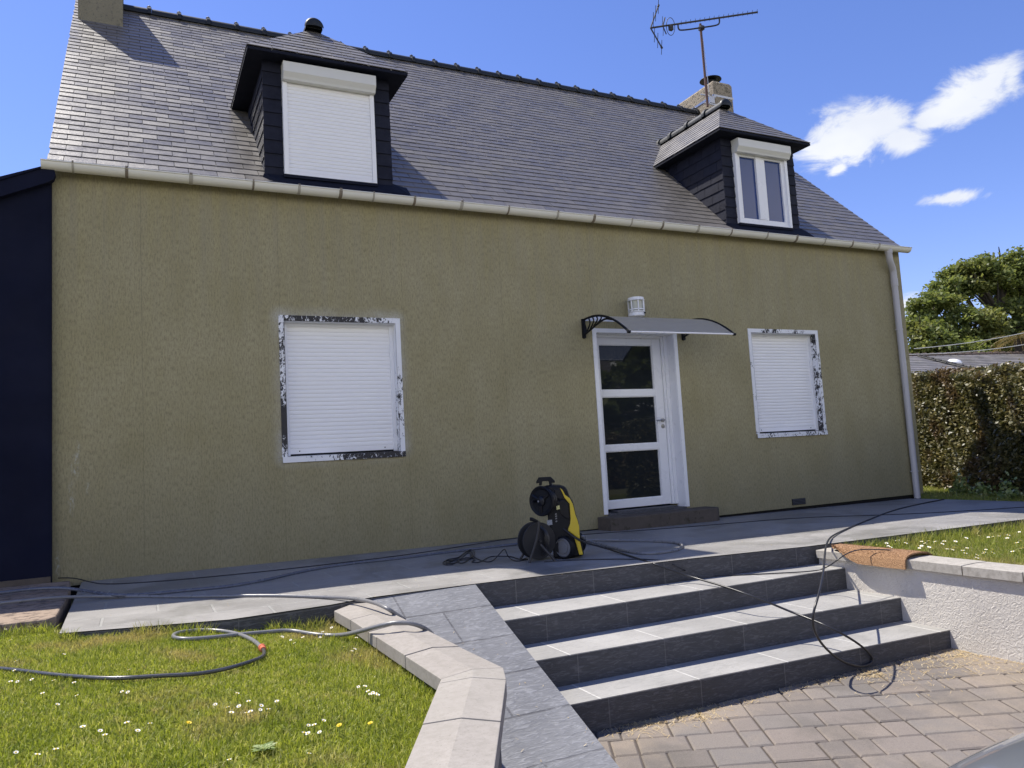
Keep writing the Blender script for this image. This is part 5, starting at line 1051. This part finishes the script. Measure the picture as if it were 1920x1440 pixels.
# ---- oak beyond the neighbour's roof
def tree(name, label, base, lobes, nleaf, size, mat, trunk_r, limbs, cat='tree'):
    t = thing(name, label, cat, base); B_ = np.array(base, float); org = tuple(base)
    g = MB(); top = Vector(base) + Vector(limbs[0])
    g.tube(chaikin([base, (base[0] + .3, base[1], base[2] + (top.z - base[2]) * .5), tuple(top)], 2), [trunk_r * (1 - .45 * i / 8) for i in range(9)][:len(chaikin([base, base, base], 2))] if False else trunk_r * .8, 12)
    g.build('trunk', m_bark, t, smooth='all')
    for (c, r) in lobes:
        g = MB(); c = Vector(c); mid = top.lerp(c, .5) + Vector((random.uniform(-.4, .4), random.uniform(-.4, .4), random.uniform(-.5, .1)))
        pts = chaikin([top, mid, c], 2); g.tube(pts, [trunk_r * .42 * (1 - .8 * i / (len(pts) - 1)) for i in range(len(pts))], 7)
        for _ in range(9):
            d = Vector((random.gauss(0, 1), random.gauss(0, 1), random.gauss(.2, .8))).normalized() * r * random.uniform(.6, 1.0); s = pts[random.randint(len(pts) // 2, len(pts) - 1)]
            q = s.lerp(c + d, .5) + Vector((random.uniform(-.2, .2), random.uniform(-.2, .2), random.uniform(-.2, .2))); pp_ = chaikin([s, q, c + d], 1); g.tube(pp_, [trunk_r * .12 * (1 - .75 * i / (len(pp_) - 1)) for i in range(len(pp_))], 5)
        g.build('limb', m_bark, t, smooth='all')
    C = []; tot = sum(r ** 2.2 for _, r in lobes)
    for c, r in lobes:
        n = int(nleaf * r ** 2.2 / tot); m_ = max(10, int(n / 120)); dc = rng.normal(0, 1, (m_, 3)); dc /= np.linalg.norm(dc, axis=1)[:, None]
        cc = np.array(c) + dc * (r * rng.uniform(.45, 1.02, m_) ** .7)[:, None] * np.array([1, 1, .78]); idx = rng.integers(0, m_, n)
        C.append(cc[idx] + rng.normal(0, 1, (n, 3)) * np.array([.25, .25, .13]) * (r / 1.8) ** .5)
    leafcloud('crown', np.concatenate(C), size, mat, t, org=org, aspect=.6); return t
OAK = [((28.9, 13.2, 4.7), 1.25), ((29.6, 12.6, 3.6), 1.5), ((30.3, 13.6, 5.9), 1.2), ((31.4, 12.8, 5.0), 1.4), ((31.6, 13.8, 6.7), 1.0), ((32.3, 12.9, 3.9), 1.5), ((33.0, 13.2, 7.4), 1.2), ((33.4, 13.8, 7.8), 1.0), ((34.6, 13.2, 7.9), 1.25), ((34.3, 12.6, 5.3), 1.4), ((35.2, 12.6, 3.9), 1.5), ((36.3, 13.4, 7.3), 1.6), ((36.8, 12.8, 5.2), 1.7), ((38.4, 13.5, 6.6), 1.9), ((38.6, 13.0, 4.2), 1.7), ((40.5, 13.5, 5.6), 2.0), ((32.6, 13.9, 7.5), .75)]
tree('oak_tree', 'large spreading oak with open yellow-green crown behind the neighbouring roof', (35.6, 13.4, -.5), [(c, r * .92) for c, r in OAK], 92000, .088, m_oak, .5, [(-.5, 0, 3.9)])
# low green trees along the horizon, farther off
tree('tree', 'low bushy tree filling the gap below the oak crown', (30.5, 20, -.5), [((30.0, 20, 2.6), 1.9), ((34, 20.5, 2.8), 2.2), ((38.5, 20, 2.6), 2.2), ((43, 20, 2.8), 2.4), ((48, 20, 3), 2.6)], 20000, .16, m_oak, .3, [(0, 0, 2.0)])
# palm at the right edge
pm = thing('palm_tree', 'palm with yellowed fronds at the right edge behind the hedge', 'palm', (30.3, 10.2, -.4))
g = MB(); g.tube([(30.3, 10.2, -.4), (30.25, 10.2, 4.2)], .16, 10); g.build('trunk', m_bark, pm)
g = MB()
for k in range(26):
    a = k * 2.4 + .3; L = random.uniform(1.1, 1.5); up = random.uniform(-.1, .7); c = Vector((30.25, 10.2, 4.25)); d = Vector((math.cos(a), math.sin(a), 0)); s = Vector((-d.y, d.x, 0)); g.cur = random.random()
    pts = [c + d * L * f + LZ * (L * up * f - .9 * L * f * f * .8) for f in np.linspace(0, 1, 7)]
    for i in range(1, 6):
        for sg in (-1, 1):
            for q in (0, .5): p = pts[i].lerp(pts[i + 1], q); g.add([tuple(p), tuple(p + d * .05), tuple(p + s * sg * .34 * (1 - i / 8) + d * .22 - LZ * .14)], [(0, 1, 2)])
    g.tube(pts, .012, 4)
g.build('frond', m_palm, pm, kind='stuff')
# neighbour's house
nb = thing('neighbour_house', 'single-storey neighbouring house with pale slate roof behind the hedge', 'house', (27, 10.2, -.4))
R0, R1, E1, E0 = Vector((21.5, 10, 3.30)), Vector((36, 10, 3.70)), Vector((36, 5.4, 1.9)), Vector((17.5, 5.4, 1.55)); E0.z = 1.7
g = MB(); Vs = Vector((0, 4.6, 1.75)); g.slates((17.0, 5.4, 1.62), (1, 0, .02), Vs, [(0, 0), (19, 0), (19, Vs.length), (3.5, Vs.length)], .22, .42, .008, .014)
g.face([(17, 5.4, 1.60), (36, 5.4, 1.98), (36, 10, 3.73), (20.5, 10, 3.42)]); g.face([(20.5, 10, 3.42), (36, 10, 3.73), (36, 15, 1.7), (17, 15, 1.6)]); rf = g.build('roof', m_nroof, nb)
g = MB(); x = 20.5
while x < 35.8:
    z = 3.40 + (x - 20.5) * .02; g.tube([(x, 10, z), (x + .33, 10, z + .007)], .10, 10); g.tube([(x + .33, 10, z + .007), (x + .40, 10, z + .008)], .135, 10); x += .40
g.build('ridge', M('weathered_ridge', (.09, .065, .05), .85, 0, .4, 6), rf)
g = MB(); g.box(17.5, 35.5, 6.0, 14.5, -.5, 1.62); g.build('wall', M('neighbour_wall', (.5, .47, .42), .9), nb)
g = MB(); L0, L1 = Vector((23.85, 9.8, 3.46)), Vector((23.7, 7.2, 2.52))
for dx in (0, .30): g.tube([L0 + Vector((dx, 0, 0)), L1 + Vector((dx, 0, 0))], .03, 6)
for k in range(10): q = L0.lerp(L1, (k + .5) / 10); g.tube([q, q + Vector((.30, 0, 0))], .022, 6)
g.build('roof_ladder', m_black, nb)
g = MB(); g.lathe((24.55, 9.0, 3.12), (0, -.3, 1), [(0, .22), (.05, .22), (.11, .15), (.13, .05)], 20); g.build('roof_vent', m_upvc, nb)
# overhead wires
for k, (a, b, lb) in enumerate((((22.6, 9, 3.58), (34, 9.2, 5.2), 'upper pale overhead wire crossing in front of the oak'), ((22.6, 9.2, 3.42), (34, 9.6, 4.55), 'lower pale overhead wire crossing in front of the oak'))):
    a, b = Vector(a), Vector(b); pts = [a.lerp(b, t) - LZ * (.22 * 4 * t * (1 - t)) for t in np.linspace(0, 1, 12)]; g = MB(); g.tube(pts, .012, 5); g.build('overhead_wire', M('wire_pale', (.55, .55, .53), .6), None, org=tuple(a), label=lb, category='wire')

# ---- car parked on the driveway (only the bonnet edge reaches the picture)
CX, CY, CZ = 2.57, -5.84, zd(2.6)
car = thing('car', 'silver blue car whose bonnet corner shows at the bottom right', 'car', (CX, CY, CZ))
#  sections: y back from the nose, half width, (sill z, belt z, top z, top half width)
secs = [(0.00, .50, .28, .50, .56, .40), (-.06, .70, .22, .54, .635, .56), (-.22, .82, .20, .58, .705, .64), (-.55, .87, .20, .64, .785, .70), (-.95, .885, .20, .70, .85, .74), (-1.30, .89, .20, .76, .93, .76), (-1.50, .89, .20, .84, 1.02, .74), (-1.95, .89, .20, .88, 1.36, .60), (-2.4, .89, .20, .89, 1.46, .58), (-3.1, .89, .20, .90, 1.47, .58), (-3.6, .885, .20, .90, 1.40, .57), (-3.95, .87, .22, .90, 1.10, .66), (-4.12, .82, .26, .86, .96, .70), (-4.18, .74, .34, .78, .86, .66)]
g = MB(); n = 13
for (y, hw, zs, zb, zt_, tw) in secs:
    h = [(-hw * .94, zs), (-hw, (zs + zb) / 2), (-hw * .985, zb), (-(hw * .5 + tw * .5), zb * .45 + zt_ * .55), (-tw, zt_ - .028), (-tw * .62, zt_ - .004), (0, zt_ + .008)]
    ring_ = h + [(-x, z) for x, z in h[-2::-1]]
    for x, z in ring_: g.v.append((CX + x, CY + y, CZ + z)); g.r.append(.5)
for i in range(len(secs) - 1):
    for j in range(n - 1):
        glass = (5 <= i <= 6 and 3 <= j <= 8) or (6 <= i <= 10 and j in (3, 8)) or (i == 10 and 3 <= j <= 8)
        g.f.append((i * n + j, i * n + j + 1, (i + 1) * n + j + 1, (i + 1) * n + j)); g.m.append(1 if glass else 0)
    g.f.append((i * n + n - 1, i * n, (i + 1) * n, (i + 1) * n + n - 1)); g.m.append(0)
g.f.append(tuple(range(n))); g.m.append(0); g.f.append(tuple(reversed(range((len(secs) - 1) * n, len(secs) * n)))); g.m.append(0)
cb = g.build('body', [m_car, m_cglass], car, smooth='all'); ss = cb.modifiers.new('sub', 'SUBSURF'); ss.levels = 2; ss.render_levels = 2
for sx in (-1, 1):
    g = MB(); g.lathe((CX + sx * .50, CY - .10, CZ + .50), (0, 1, .35), [(0, .08), (.03, .075), (.045, .05)], 20); g.build('headlight', m_lens, car, smooth=True)
    for yy in (-.80, -3.35):
        g = MB(); g.lathe((CX + sx * .79, CY + yy, CZ + .31), (sx, 0, 0), [(-.1, .30), (-.09, .31), (.09, .31), (.105, .29), (.105, .21), (.09, .2)], 32); wh = g.build('wheel', m_rubber, car, smooth=True)
        g = MB(); g.lathe((CX + sx * .88, CY + yy, CZ + .31), (sx, 0, 0), [(0, .2), (.01, .205), (.0, .17), (.012, .05), (.02, .0)], 24, caps=False); g.build('rim', m_rim, wh, smooth=True)
g = MB(); g.box(CX - .42, CX + .42, CY - .04, CY + .012, CZ + .34, CZ + .42); g.build('grille', m_black, car, bevel=.01)

# ---- what stands across the street and is mirrored in the door glass
hedge('hedge', 'dark hedge across the street mirrored in the front door glass', (30, -17.5), (-12, -16), (1.5, 1.5), 1.2, 20000, m_hedge, .10, zb=-.9)
tree('tree', 'tree across the street mirrored in the front door glass', (23, -20.5, -.9), [((20, -20.5, 3.0), 2.4), ((22.5, -20.8, 5.0), 2.8), ((25.5, -20.5, 3.2), 2.8), ((25, -21, 6.5), 2.6), ((18.0, -20.5, 1.8), 1.7), ((28.5, -20.5, 3.8), 3.0)], 24000, .22, m_oak, .3, [(0, 0, 2.4)])
hb = thing('street_house', 'grey-roofed house across the street mirrored in the front door glass', 'house', (14, -27, -.9))
g = MB(); g.box(4, 22, -31, -24, -.9, 2.2); g.build('wall', M('street_house_wall', (.42, .39, .34), .9), hb)
g = MB(); g.hexa([(3.6, -23.6, 2.1), (22.4, -23.6, 2.1), (22.4, -31.4, 2.1), (3.6, -31.4, 2.1)], [(3.6, -27.4, 7.4), (22.4, -27.4, 7.4), (22.4, -27.6, 7.4), (3.6, -27.6, 7.4)]); g.build('roof', m_slate, hb)
print('objects', len(bpy.data.objects))
